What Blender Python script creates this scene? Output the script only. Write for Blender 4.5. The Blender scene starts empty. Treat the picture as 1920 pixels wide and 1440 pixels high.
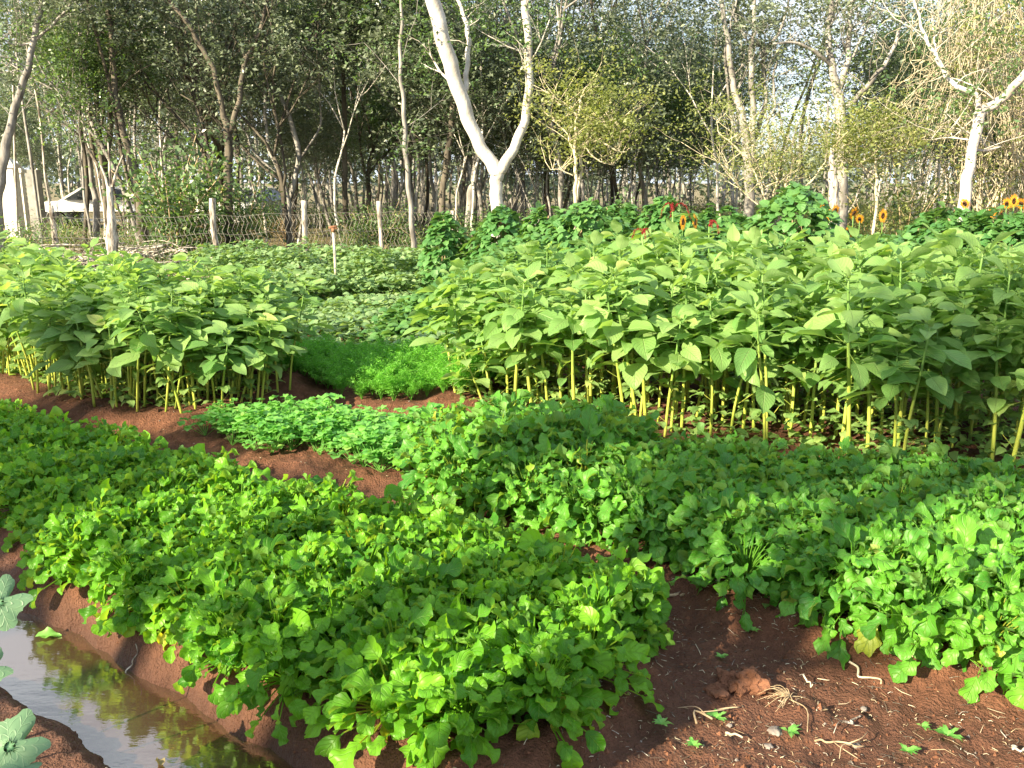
import bpy, math, random
import numpy as np
PI = math.pi
R = math.radians
S = bpy.context.scene
COL = S.collection

# ------------------------------------------------------------------ camera
CAM_H, PITCH, FPX = 1.6, 12.9, 1663.0
cd = bpy.data.cameras.new('camera'); cam = bpy.data.objects.new('camera', cd); COL.objects.link(cam)
cam.location = (0, 0, CAM_H); cam.rotation_euler = (R(90 - PITCH), 0, 0)
cd.sensor_width = 36; cd.lens = FPX / 1920 * 36; cd.clip_start = .05; cd.clip_end = 2000
S.camera = cam

# ------------------------------------------------------------------ light
SUN_EL, SUN_AZ = 26.0, -130.0          # azimuth measured from +Y towards +X (negative = left)
sx, sy = math.sin(R(SUN_AZ)), math.cos(R(SUN_AZ))
SUN = np.array([sx * math.cos(R(SUN_EL)), sy * math.cos(R(SUN_EL)), math.sin(R(SUN_EL))])
sd = bpy.data.lights.new('sun', 'SUN'); so = bpy.data.objects.new('sun', sd); COL.objects.link(so)
sd.energy = 5.0; sd.angle = R(.5); sd.color = (1, .85, .58)
from mathutils import Vector, Matrix
so.rotation_euler = Vector(-SUN).to_track_quat('-Z', 'Y').to_euler()
W = bpy.data.worlds.new('World'); S.world = W; W.use_nodes = True
nt = W.node_tree; nt.nodes.clear()
def N(t, ty, **k):
    n = t.nodes.new(ty)
    for a, b in k.items(): setattr(n, a, b)
    return n
sky = N(nt, 'ShaderNodeTexSky', sky_type='NISHITA', sun_disc=False)
sky.sun_elevation = R(SUN_EL); sky.sun_rotation = R(SUN_AZ); sky.dust_density = 1.2
tc = N(nt, 'ShaderNodeTexCoord'); mp = N(nt, 'ShaderNodeMapping'); mp.inputs['Scale'].default_value = (1, 1, 2.2)
no = N(nt, 'ShaderNodeTexNoise'); no.inputs['Scale'].default_value = 2.6; no.inputs['Detail'].default_value = 7; no.inputs['Roughness'].default_value = .55
rp = N(nt, 'ShaderNodeValToRGB'); rp.color_ramp.elements[0].position = .36; rp.color_ramp.elements[1].position = .54
mx = N(nt, 'ShaderNodeMix', data_type='RGBA'); mx.inputs['B'].default_value = (7.2, 8.0, 8.9, 1)
bg = N(nt, 'ShaderNodeBackground'); bg.inputs['Strength'].default_value = .052
wo = N(nt, 'ShaderNodeOutputWorld')
L = nt.links.new
L(tc.outputs['Generated'], mp.inputs['Vector']); L(mp.outputs[0], no.inputs['Vector']); L(no.outputs['Fac'], rp.inputs[0])
L(rp.outputs[0], mx.inputs['Factor']); L(sky.outputs[0], mx.inputs['A']); L(mx.outputs['Result'], bg.inputs[0]); L(bg.outputs[0], wo.inputs[0])
S.view_settings.view_transform = 'Standard'; S.view_settings.look = 'None'
S.view_settings.exposure = 1.78; S.view_settings.gamma = 1
S.render.engine = 'CYCLES'
S.cycles.max_bounces = 8; S.cycles.transparent_max_bounces = 8

# ------------------------------------------------------------------ helpers
def unpx(u, v, d):
    """world point on the photograph's pixel ray at horizontal distance d (along +Y)"""
    x = (u - 960) / FPX; y = (720 - v) / FPX; p = R(PITCH)
    dy = math.cos(p) + y * math.sin(p); dz = -math.sin(p) + y * math.cos(p)
    k = d / dy
    return np.array([x * k, d, CAM_H + dz * k])
def nrm(v): return v / (np.linalg.norm(v, axis=-1, keepdims=True) + 1e-9)
def smooth(a, b, x):
    t = np.clip((x - a) / (b - a), 0, 1); return t * t * (3 - 2 * t)
_perm = np.random.RandomState(5).rand(512, 512)
def vn(x, y):
    xi = np.floor(x).astype(int); yi = np.floor(y).astype(int); fx = x - xi; fy = y - yi
    fx = fx * fx * (3 - 2 * fx); fy = fy * fy * (3 - 2 * fy)
    a = _perm[xi % 512, yi % 512]; b = _perm[(xi + 1) % 512, yi % 512]; c = _perm[xi % 512, (yi + 1) % 512]; d = _perm[(xi + 1) % 512, (yi + 1) % 512]
    return (a * (1 - fx) + b * fx) * (1 - fy) + (c * (1 - fx) + d * fx) * fy - .5
def fbm(x, y, o=4):
    s = 0; a = 1.
    for i in range(o): s = s + a * vn(x * 2 ** i + 17 * i, y * 2 ** i + 31 * i); a *= .5
    return s

class MB:
    def __init__(s): s.v = []; s.q = []; s.t = []; s.uv = []; s.ti = []; s.qm = []; s.tm = []; s.n = 0
    def add(s, v, q=None, t=None, uv=None, tint=.5, mi=0):
        v = np.asarray(v, float).reshape(-1, 3); k = len(v)
        s.v.append(v); s.uv.append(np.zeros((k, 2)) if uv is None else np.asarray(uv, float).reshape(-1, 2))
        s.ti.append(np.broadcast_to(np.asarray(tint, float), (k,)))
        if q is not None and len(q): q = np.asarray(q).reshape(-1, 4); s.q.append(q + s.n); s.qm.append(np.full(len(q), mi))
        if t is not None and len(t): t = np.asarray(t).reshape(-1, 3); s.t.append(t + s.n); s.tm.append(np.full(len(t), mi))
        s.n += k
    def merge(s, o, M=None, tint=None):
        for v, uv, ti in zip(o.v, o.uv, o.ti):
            s.v.append(v if M is None else v @ M[:3, :3].T + M[:3, 3]); s.uv.append(uv); s.ti.append(ti if tint is None else np.full(len(ti), tint))
        for q in o.q: s.q.append(q + s.n)
        for t in o.t: s.t.append(t + s.n)
        s.qm += o.qm; s.tm += o.tm; s.n += o.n
    def mesh(s, name, mats, smooth=True):
        me = bpy.data.meshes.new(name)
        v = np.concatenate(s.v); uv = np.concatenate(s.uv); ti = np.concatenate(s.ti)
        q = np.concatenate(s.q) if s.q else np.zeros((0, 4), int); t = np.concatenate(s.t) if s.t else np.zeros((0, 3), int)
        lp = np.concatenate([q.ravel(), t.ravel()]).astype(np.int32)
        tot = np.concatenate([np.full(len(q), 4), np.full(len(t), 3)]).astype(np.int32)
        st = np.concatenate([[0], np.cumsum(tot)[:-1]]).astype(np.int32)
        me.vertices.add(len(v)); me.vertices.foreach_set('co', v.astype(np.float32).ravel())
        me.loops.add(len(lp)); me.loops.foreach_set('vertex_index', lp)
        me.polygons.add(len(tot)); me.polygons.foreach_set('loop_start', st); me.polygons.foreach_set('loop_total', tot)
        me.polygons.foreach_set('use_smooth', np.full(len(tot), smooth))
        mi = np.concatenate(s.qm + s.tm).astype(np.int32) if (s.qm or s.tm) else None
        for m in (mats if isinstance(mats, (list, tuple)) else [mats]): me.materials.append(m)
        me.polygons.foreach_set('material_index', mi)
        ul = me.uv_layers.new(name='UVMap'); ul.data.foreach_set('uv', uv[lp].astype(np.float32).ravel())
        at = me.attributes.new('tint', 'FLOAT', 'POINT'); at.data.foreach_set('value', ti.astype(np.float32))
        me.update(calc_edges=True)
        return me
    def obj(s, name, mats, parent=None, smooth=True):
        o = bpy.data.objects.new(name, s.mesh(name, mats, smooth)); COL.objects.link(o)
        if parent: o.parent = parent
        return o
def tag(o, label=None, cat=None, group=None, kind=None):
    if label: o['label'] = label
    if cat: o['category'] = cat
    if group: o['group'] = group
    if kind: o['kind'] = kind
    return o
def empty(name, loc, rz=0):
    o = bpy.data.objects.new(name, None); COL.objects.link(o); o.location = loc; o.rotation_euler = (0, 0, rz); o.empty_display_size = .1
    return o
def copy_tree(o, parent=None):
    c = o.copy(); COL.objects.link(c)
    if parent: c.parent = parent
    for ch in list(o.children): copy_tree(ch, c)
    return c

def catm(P, m=5):
    P = np.asarray(P, float)
    if len(P) < 3: return P
    Q = np.vstack([2 * P[0] - P[1], P, 2 * P[-1] - P[-2]]); out = []
    for i in range(1, len(Q) - 2):
        for k in range(m):
            t = k / m
            out.append(.5 * ((2 * Q[i]) + (-Q[i - 1] + Q[i + 1]) * t + (2 * Q[i - 1] - 5 * Q[i] + 4 * Q[i + 1] - Q[i + 2]) * t * t + (-Q[i - 1] + 3 * Q[i] - 3 * Q[i + 1] + Q[i + 2]) * t ** 3))
    out.append(P[-1]); return np.array(out)
def tube(mb, P, r, n=6, tint=.5, mi=0, cap=True, rough=0, rng=None):
    P = np.asarray(P, float); k = len(P); r = np.broadcast_to(np.asarray(r, float), (k,)) if np.ndim(r) == 0 else np.interp(np.linspace(0, 1, k), np.linspace(0, 1, len(r)), r)
    T = nrm(np.gradient(P, axis=0)); ref = np.array([.31, .95, .05]) if abs(T[0][2]) > .6 else np.array([0, 0, 1.])
    A = nrm(np.cross(T, ref)); B = np.cross(T, A); a = np.linspace(0, 2 * PI, n, endpoint=False)
    rr = r[:, None] * np.ones((1, n))
    if rough: rr = rr * (1 + rough * (rng.rand(k, n) - .5))
    V = P[:, None] + rr[..., None] * (np.cos(a)[None, :, None] * A[:, None] + np.sin(a)[None, :, None] * B[:, None])
    i = np.arange(k - 1)[:, None] * n; j = np.arange(n)[None]; j2 = (j + 1) % n
    q = np.stack([i + j, i + j2, i + n + j2, i + n + j], -1).reshape(-1, 4)
    Ls = np.concatenate([[0], np.cumsum(np.linalg.norm(np.diff(P, axis=0), axis=1))])
    uv = np.stack([np.broadcast_to(a / (2 * PI), (k, n)), np.broadcast_to(Ls[:, None], (k, n))], -1).reshape(-1, 2)
    V = V.reshape(-1, 3); t = []
    if cap:
        V = np.vstack([V, P[-1], P[0]]); uv = np.vstack([uv, [0, 0], [0, 0]]); c = k * n; b = (k - 1) * n
        t = [(b + x, b + (x + 1) % n, c) for x in range(n)] + [((x + 1) % n, x, c + 1) for x in range(n)]
    mb.add(V, q, t, uv, tint, mi)
def basis(d, up=(0, 0, 1), roll=0):
    x = nrm(np.asarray(d, float)); u = np.asarray(up, float)
    if abs(x @ u) > .98: u = np.array([1., 0, 0])
    y = nrm(np.cross(u, x)); z = np.cross(x, y)
    if roll: y, z = y * math.cos(roll) + z * math.sin(roll), z * math.cos(roll) - y * math.sin(roll)
    return np.stack([x, y, z], 1)
def mat4(B, p, s=1): M = np.eye(4); M[:3, :3] = B * s; M[:3, 3] = p; return M
def box(mb, c, d, rz=0, bev=0, mi=0, tint=.5):
    c = np.array(c, float); h = np.array(d, float) / 2
    v = np.array([[a * h[0], b * h[1], z * h[2]] for z in (-1, 1) for b in (-1, 1) for a in (-1, 1)])
    C, Sn = math.cos(rz), math.sin(rz); v = np.stack([v[:, 0] * C - v[:, 1] * Sn, v[:, 0] * Sn + v[:, 1] * C, v[:, 2]], 1) + c
    mb.add(v, [(0, 2, 3, 1), (4, 5, 7, 6), (0, 1, 5, 4), (2, 6, 7, 3), (0, 4, 6, 2), (1, 3, 7, 5)], mi=mi, tint=tint)

def leaf(kind, L_, W_, rng, nu=4, nv=6, th0=.4, droop=1.2, fold=.25, wave=.06, crink=0., twist=0., lobes=0.):
    """one leaf along +X, curling down; returns verts, quads, uv"""
    s = np.linspace(0, 1, nv + 1); t = np.linspace(-1, 1, nu + 1)
    if kind == 'ovate': w = np.sin(PI * np.clip(s, 0, 1) ** .72) ** .85 * (1 - .12 * s); w[0] = .03; w[-1] = .015
    elif kind == 'heart': w = np.sqrt(np.clip(1 - (2 * s ** .8 - 1) ** 2, 0, 1)) * (1.12 - .45 * s); w[0] = .25; w[-1] = .02
    elif kind == 'spoon':
        q = np.clip((s - .22) / .78, 0, 1); w = np.maximum(.07, np.sqrt(np.clip(1 - (2 * q ** .9 - 1) ** 2, 0, 1)) * (.75 + .35 * q)); w[s < .2] = .06; w[-1] = .14
    elif kind == 'round': w = np.sqrt(np.clip(1 - (2 * s ** 1.15 - 1) ** 2, 0, 1)); w[0] = .12; w[-1] = .12
    w = w * W_ / 2
    ph = rng.rand() * 6.28; ph2 = rng.rand() * 6.28
    if lobes:
        g = 1 + lobes * np.sin(s * 17 + ph) * (s > .2) * (s < .93); w = w * g
    th = th0 - droop * (s ** 1.3); ds = L_ / nv
    cx = np.concatenate([[0], np.cumsum(np.cos((th[1:] + th[:-1]) / 2)) * ds]); cz = np.concatenate([[0], np.cumsum(np.sin((th[1:] + th[:-1]) / 2)) * ds])
    X, T = np.meshgrid(s, t, indexing='ij')
    Wd = w[:, None] * T
    off = fold * np.abs(T) ** 1.3 * w[:, None] + wave * L_ * np.abs(T) ** 2 * np.sin(X * (9 + 3 * rng.rand()) + ph + (T > 0) * 2.1) * (X > .15)
    if crink: off = off + crink * L_ * (np.sin(X * 21 + T * 4 + ph2) * np.cos(T * 7 + X * 5 + ph)) * (X > .15) * (.3 + np.abs(T)) 
    if lobes: Wd = Wd * (1 + .06 * rng.uniform(-1, 1, T.shape) * (np.abs(T) > .9))
    tw = twist * X; 
    yy = Wd * np.cos(tw) - off * np.sin(tw); oo = Wd * np.sin(tw) + off * np.cos(tw)
    V = np.stack([cx[:, None] - oo * np.sin(th)[:, None], yy, cz[:, None] + oo * np.cos(th)[:, None]], -1).reshape(-1, 3)
    i = np.arange(nv)[:, None] * (nu + 1); j = np.arange(nu)[None]
    q = np.stack([i + j, i + nu + 1 + j, i + nu + 2 + j, i + j + 1], -1).reshape(-1, 4)
    return V, q, np.stack([T * .5 + .5, X], -1).reshape(-1, 2)
def put(mb, lf, B, p, sc=1, tint=.5, mi=0):
    mb.add(lf[0] * sc @ B.T + p, lf[1], uv=lf[2], tint=tint, mi=mi)
def put_many(mb, T_, r, D, U, P, Sz, tint, roll=.4, mi=0):
    """many leaves at once: template chosen at random, direction D, up U, place P, size Sz"""
    n = len(P); k_ = r.randint(len(T_), size=n); x = nrm(D); u = np.broadcast_to(np.asarray(U, float), (n, 3)) + 1e-3
    y = nrm(np.cross(u, x)); z = np.cross(x, y); a = r.uniform(-roll, roll, n)[:, None]; y, z = y * np.cos(a) + z * np.sin(a), z * np.cos(a) - y * np.sin(a)
    for t in range(len(T_)):
        m = k_ == t; c = m.sum()
        if not c: continue
        V, q, uv = T_[t]; B = np.stack([x[m], y[m], z[m]], 1) * Sz[m][:, None, None]
        W_ = np.einsum('vk,nkj->nvj', V, B) + P[m][:, None]; nv_ = len(V)
        mb.add(W_, (q[None] + (np.arange(c) * nv_)[:, None, None]).reshape(-1, 4), uv=np.tile(uv, (c, 1)), tint=np.repeat(tint[m], nv_), mi=mi)
def cloud(mb, C, size, rng, up=.35, asp=.45, tint=None, mi=0, hang=0., cup=.15):
    """many little rhombic leaves centred on C"""
    n = len(C); d = nrm(rng.normal(size=(n, 3)) * [1, 1, .6] - [0, 0, hang]); u = nrm(rng.normal(size=(n, 3)) + [0, 0, up * 4])
    y = nrm(np.cross(u, d)); z = np.cross(d, y); s = (size * rng.uniform(.6, 1.35, n))[:, None]
    V = np.stack([C - d * s * .5, C + y * s * asp * .5 + z * s * cup, C + d * s * .5, C - y * s * asp * .5 + z * s * cup], 1).reshape(-1, 3)
    q = np.arange(4 * n).reshape(-1, 4); uv = np.tile([[.5, 0], [1, .5], [.5, 1], [0, .5]], (n, 1))
    ti = rng.rand(n) if tint is None else np.clip(tint + rng.normal(0, .15, n), 0, 1)
    mb.add(V, q, uv=uv, tint=np.repeat(ti, 4), mi=mi)

# ------------------------------------------------------------------ materials
def newmat(name):
    m = bpy.data.materials.new(name); m.use_nodes = True; t = m.node_tree; t.nodes.clear()
    return m, t, N(t, 'ShaderNodeOutputMaterial')
def mixc(t, f, a, b, mode='MIX'):
    n = N(t, 'ShaderNodeMix', data_type='RGBA', blend_type=mode)
    for s_, v in (('Factor', f), ('A', a), ('B', b)):
        if hasattr(v, 'is_output'): t.links.new(v, n.inputs[s_])
        else: n.inputs[s_].default_value = v if s_ == 'Factor' else (*v, 1)
    return n.outputs['Result']
def mth(t, op, a, b=None, c=None):
    n = N(t, 'ShaderNodeMath', operation=op)
    for i, v in enumerate((a, b, c)):
        if v is None: continue
        if hasattr(v, 'is_output'): t.links.new(v, n.inputs[i])
        else: n.inputs[i].default_value = v
    return n.outputs[0]
def ramp(t, f, pts):
    n = N(t, 'ShaderNodeValToRGB'); t.links.new(f, n.inputs[0]); e = n.color_ramp.elements
    while len(e) < len(pts): e.new(.5)
    for x, (p, c) in zip(e, pts): x.position = p; x.color = (*c, 1) if len(c) == 3 else c
    return n.outputs[0]
def noise(t, sc, det=4, vec=None, rough=.55):
    n = N(t, 'ShaderNodeTexNoise'); n.inputs['Scale'].default_value = sc; n.inputs['Detail'].default_value = det; n.inputs['Roughness'].default_value = rough
    if vec is not None: t.links.new(vec, n.inputs['Vector'])
    return n.outputs['Fac']
def leafmat(name, c1, c2, c3=None, vein=None, trans=.35, tcol=None, rough=.45, back=.0, vfreq=9, bump=.35, veinamt=.6, spec=.4):
    m, t, out = newmat(name); lk = t.links.new
    at = N(t, 'ShaderNodeAttribute', attribute_name='tint'); oi = N(t, 'ShaderNodeObjectInfo')
    f = mth(t, 'ADD', mth(t, 'MULTIPLY', at.outputs['Fac'], .75), mth(t, 'MULTIPLY', oi.outputs['Random'], .25))
    pts = [(.05, c1), (.85, c2)] + ([(.97, c3)] if c3 else [])
    col = ramp(t, f, pts)
    geo = N(t, 'ShaderNodeNewGeometry')
    ns = noise(t, 14, 3, geo.outputs['Position'])
    col = mixc(t, mth(t, 'MULTIPLY', ns, .35), col, (c1[0] * .7, c1[1] * .75, c1[2] * .7))
    h = None
    if vein:
        uv = N(t, 'ShaderNodeUVMap'); sp = N(t, 'ShaderNodeSeparateXYZ'); lk(uv.outputs[0], sp.inputs[0])
        ax = mth(t, 'ABSOLUTE', mth(t, 'SUBTRACT', sp.outputs[0], .5))
        mid = mth(t, 'SUBTRACT', 1, mth(t, 'MULTIPLY', ax, 34)); mid = mth(t, 'MAXIMUM', mid, 0)
        sv = mth(t, 'SINE', mth(t, 'MULTIPLY', mth(t, 'SUBTRACT', sp.outputs[1], mth(t, 'MULTIPLY', ax, .75)), vfreq * 6.283))
        svp = mth(t, 'POWER', mth(t, 'MAXIMUM', sv, 0), 10)
        vv = mth(t, 'MINIMUM', mth(t, 'ADD', mid, mth(t, 'MULTIPLY', svp, .55)), 1)
        col = mixc(t, mth(t, 'MULTIPLY', vv, veinamt), col, vein)
        h = mth(t, 'ADD', mth(t, 'MULTIPLY', vv, -1), mth(t, 'MULTIPLY', ns, .6))
    if back: col = mixc(t, mth(t, 'MULTIPLY', geo.outputs['Backfacing'], back), col, (.28, .36, .24))
    b = N(t, 'ShaderNodeBsdfPrincipled'); lk(col, b.inputs['Base Color']); b.inputs['Roughness'].default_value = rough; b.inputs['Specular IOR Level'].default_value = spec
    tr = N(t, 'ShaderNodeBsdfTranslucent')
    tc_ = mixc(t, 1., col, tcol or (1.7, 1.75, .6), 'MULTIPLY'); lk(tc_, tr.inputs[0])
    if h is not None:
        bp = N(t, 'ShaderNodeBump'); bp.inputs['Strength'].default_value = bump; bp.inputs['Distance'].default_value = .01; lk(h, bp.inputs['Height']); lk(bp.outputs[0], b.inputs['Normal'])
    ms = N(t, 'ShaderNodeMixShader'); ms.inputs[0].default_value = trans; lk(b.outputs[0], ms.inputs[1]); lk(tr.outputs[0], ms.inputs[2]); lk(ms.outputs[0], out.inputs[0])
    return m
def plainmat(name, c1, c2, sc=8, rough=.8, bump=.3, det=6, stretch=None, spec=.3, bsc=None, thr=(.35, .65), metal=0):
    m, t, out = newmat(name); lk = t.links.new
    tcn = N(t, 'ShaderNodeTexCoord'); mpn = N(t, 'ShaderNodeMapping'); lk(tcn.outputs['Object'], mpn.inputs[0])
    if stretch: mpn.inputs['Scale'].default_value = stretch
    f = noise(t, sc, det, mpn.outputs[0]); col = ramp(t, f, [(thr[0], c1), (thr[1], c2)])
    b = N(t, 'ShaderNodeBsdfPrincipled'); lk(col, b.inputs['Base Color']); b.inputs['Roughness'].default_value = rough; b.inputs['Specular IOR Level'].default_value = spec; b.inputs['Metallic'].default_value = metal
    bp = N(t, 'ShaderNodeBump'); bp.inputs['Strength'].default_value = bump; bp.inputs['Distance'].default_value = .02
    lk(noise(t, bsc or sc * 3, det, mpn.outputs[0]), bp.inputs['Height']); lk(bp.outputs[0], b.inputs['Normal']); lk(b.outputs[0], out.inputs[0])
    return m
M_amar = leafmat('amaranth_leaf', (.12, .28, .07), (.34, .51, .17), (.52, .58, .18), vein=(.40, .55, .24), trans=.4, rough=.5, back=.35, vfreq=8, bump=.7)
def stalk_mat():
    m = plainmat('amaranth_stalk', (.26, .36, .05), (.50, .52, .10), 5, .45, .25, stretch=(6, 6, .6), bsc=30); t = m.node_tree
    b = [n for n in t.nodes if n.type == 'BSDF_PRINCIPLED'][0]; src = b.inputs['Base Color'].links[0].from_socket
    tcn = N(t, 'ShaderNodeTexCoord'); sp = N(t, 'ShaderNodeSeparateXYZ'); t.links.new(tcn.outputs['Object'], sp.inputs[0])
    mr = N(t, 'ShaderNodeMapRange'); t.links.new(sp.outputs[2], mr.inputs[0]); mr.inputs[1].default_value = .3; mr.inputs[2].default_value = .75
    t.links.new(mixc(t, mr.outputs[0], src, (.13, .25, .06)), b.inputs['Base Color']); return m
M_stem = stalk_mat()
M_spin = leafmat('round_greens_leaf', (.035, .17, .010), (.20, .48, .025), (.46, .52, .06), vein=(.24, .48, .09), trans=.38, tcol=(2.4, 1.8, .5), rough=.42, back=.2, vfreq=5, bump=.6, spec=.3)
M_must = leafmat('lobed_greens_leaf', (.03, .17, .015), (.17, .45, .035), (.45, .48, .07), vein=(.26, .44, .11), tcol=(2.4, 1.8, .5), trans=.34, rough=.5, back=.3, vfreq=5, bump=.6, spec=.5)
M_cor = leafmat('herb_leaf', (.10, .33, .06), (.26, .53, .13), (.42, .56, .18), trans=.4, rough=.45)
M_car = leafmat('carrot_leaf', (.08, .29, .03), (.21, .50, .07), trans=.42, rough=.5)
M_pot = leafmat('vine_leaf', (.10, .23, .08), (.34, .46, .22), (.52, .56, .32), vein=(.38, .50, .27), trans=.3, rough=.42, back=.3, vfreq=4)
M_bean = leafmat('climber_leaf', (.05, .17, .045), (.15, .31, .09), (.34, .44, .14), vein=(.20, .34, .13), trans=.3, rough=.42, back=.3, vfreq=3)
M_for = leafmat('forest_leaf', (.068, .095, .065), (.25, .30, .21), (.46, .48, .33), trans=.26, rough=.3, tcol=(1.25, 1.4, .85), spec=.5)
M_for2 = leafmat('forest_leaf_fresh', (.06, .12, .05), (.19, .30, .13), (.38, .42, .15), trans=.3, rough=.4, spec=.5)
M_yel = leafmat('yellow_leaf', (.15, .20, .075), (.33, .36, .15), (.50, .48, .20), trans=.4, rough=.45)
M_dry = leafmat('dry_weed', (.12, .10, .05), (.24, .20, .10), (.12, .18, .05), trans=.2, rough=.7)
M_melon = leafmat('melon_leaf', (.05, .17, .085), (.08, .23, .11), vein=(.20, .36, .21), trans=.3, rough=.5, back=.3, vfreq=4)
M_bark = plainmat('grey_bark', (.12, .112, .105), (.38, .365, .35), 6, .85, .6, stretch=(1, 1, .35), bsc=22)
M_barkd = plainmat('dark_bark', (.05, .042, .035), (.17, .15, .12), 6, .9, .7, stretch=(1, 1, .3), bsc=22)
M_barkw = plainmat('white_bark', (.30, .27, .24), (.66, .63, .59), 3.2, .85, .5, stretch=(1, 1, .8), bsc=18, thr=(.32, .62), det=9)
M_dead = plainmat('dead_wood', (.10, .08, .065), (.56, .52, .46), 7, .85, .8, stretch=(3, 3, .6), bsc=26, thr=(.38, .58))
M_twig = plainmat('dry_twig', (.22, .15, .09), (.50, .40, .26), 12, .8, .3)
M_straw = plainmat('dry_vine', (.40, .34, .23), (.68, .62, .47), 9, .8, .2)
M_white = plainmat('white_paint', (.62, .60, .56), (.80, .79, .76), 2, .6, .15)
M_carp = plainmat('car_paint', (.70, .72, .74), (.78, .79, .80), 1, .25, .02, spec=.5)
M_glass = plainmat('dark_glass', (.02, .025, .03), (.03, .035, .04), 2, .08, 0, spec=.6)
M_rub = plainmat('rubber', (.02, .02, .02), (.035, .035, .035), 9, .8, .2)
M_conc = plainmat('grey_concrete', (.20, .20, .19), (.34, .33, .31), 5, .9, .4)
M_rust = plainmat('rusty_metal', (.16, .07, .035), (.30, .16, .09), 30, .7, .4)
M_wire = plainmat('galvanised_wire', (.20, .19, .17), (.32, .30, .27), 20, .6, .1)
M_stone = plainmat('stone', (.10, .085, .08), (.27, .24, .22), 12, .9, .5)
M_clod = plainmat('clod_earth', (.10, .042, .022), (.22, .10, .058), 14, 1, 1, bsc=60)
M_petal = leafmat('sunflower_petal', (.50, .20, .02), (.68, .34, .03), trans=.25, rough=.5)
M_disc = plainmat('sunflower_disc', (.03, .015, .008), (.10, .05, .02), 60, .9, .8)
M_red = leafmat('red_flower', (.22, .012, .02), (.42, .03, .05), trans=.2, rough=.6)

# ground
def ground_mat():
    m, t, out = newmat('red_earth'); lk = t.links.new
    geo = N(t, 'ShaderNodeNewGeometry'); P = geo.outputs['Position']; sp = N(t, 'ShaderNodeSeparateXYZ'); lk(P, sp.inputs[0])
    a = noise(t, 2.2, 6, P); b_ = noise(t, 22, 6, P, .65); c_ = noise(t, 110, 3, P)
    soil = ramp(t, b_, [(.30, (.065, .027, .015)), (.55, (.15, .062, .034)), (.75, (.26, .125, .072))])
    soil = mixc(t, mth(t, 'MULTIPLY', a, .6), soil, (.18, .078, .045))
    wet = N(t, 'ShaderNodeMapRange'); lk(sp.outputs[2], wet.inputs[0]); wet.inputs[1].default_value = -.085; wet.inputs[2].default_value = .06; wet.inputs[3].default_value = 1; wet.inputs[4].default_value = 0
    near = N(t, 'ShaderNodeMapRange'); lk(sp.outputs[1], near.inputs[0]); near.inputs[1].default_value = 5.; near.inputs[2].default_value = 4.
    wetf = mth(t, 'MULTIPLY', wet.outputs[0], near.outputs[0])
    soil = mixc(t, mth(t, 'MULTIPLY', wetf, .85), soil, (.060, .027, .018))
    # forest floor beyond the garden
    ff = ramp(t, noise(t, 3.5, 6, P, .7), [(.35, (.08, .12, .04)), (.46, (.16, .13, .07)), (.56, (.27, .22, .14)), (.66, (.12, .17, .05))])
    far = N(t, 'ShaderNodeMapRange'); lk(mth(t, 'ADD', sp.outputs[1], mth(t, 'MULTIPLY', a, 4)), far.inputs[0]); far.inputs[1].default_value = 12.5; far.inputs[2].default_value = 15.5
    col = mixc(t, far.outputs[0], soil, ff)
    b = N(t, 'ShaderNodeBsdfPrincipled'); lk(col, b.inputs['Base Color']); b.inputs['Specular IOR Level'].default_value = .35
    ro = N(t, 'ShaderNodeMapRange'); lk(wetf, ro.inputs[0]); ro.inputs[3].default_value = .92; ro.inputs[4].default_value = .38; lk(ro.outputs[0], b.inputs['Roughness'])
    bp = N(t, 'ShaderNodeBump'); bp.inputs['Strength'].default_value = 1.; bp.inputs['Distance'].default_value = .035
    lk(mth(t, 'ADD', b_, mth(t, 'MULTIPLY', c_, .6)), bp.inputs['Height']); lk(bp.outputs[0], b.inputs['Normal']); lk(b.outputs[0], out.inputs[0])
    return m
# ------------------------------------------------------------------ layout of the garden (metres)
bedA = np.array([(-.40, 2.20), (.0, 2.14), (.34, 2.66), (.40, 3.0), (-.1, 3.3), (-.75, 3.68), (-2.0, 4.5), (-3.3, 5.4), (-4.8, 6.5), (-5.2, 5.9), (-3.6, 4.95), (-2.5, 4.15), (-1.75, 3.35), (-1.05, 2.75)])
bedB = np.array([(-.35, 4.2), (.1, 3.75), (.62, 3.45), (.92, 3.05), (1.45, 2.64), (2.3, 2.24), (3.3, 1.9), (4.2, 3.2), (2.5, 3.85), (1.2, 4.25), (.2, 4.75), (-.3, 4.75)])
bedC = np.array([(-.5, 5.97), (.3, 5.6), (1.2, 5.12), (2.1, 4.68), (2.95, 4.32), (4.3, 3.8), (5.0, 5.5), (3.5, 6.1), (2, 6.7), (.8, 7.2), (-.05, 7.0), (-.4, 6.6)])
bedD = np.array([(-2.15, 5.75), (-2.8, 5.95), (-4.1, 6.85), (-5.6, 7.9), (-5.9, 8.9), (-4.2, 7.9), (-2.7, 7.0), (-1.75, 6.75), (-1.7, 6.2)])
bedE = np.array([(-2.1, 5.52), (-1.7, 5.12), (-1.15, 4.85), (-.62, 4.6), (-.35, 4.9), (-.5, 5.4), (-1.2, 5.68), (-1.75, 5.8)])
bedF = np.array([(-2.1, 6.95), (-1.6, 6.6), (-1.0, 6.15), (-.3, 6.05), (.2, 6.6), (.1, 7.15), (-.9, 7.3), (-2.1, 7.5)])
chan = np.array([(-.10, 1.68), (-.46, 1.99), (-.84, 2.27), (-1.24, 2.59), (-1.76, 2.93), (-2.32, 3.27), (-3.1, 3.8)])
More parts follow.
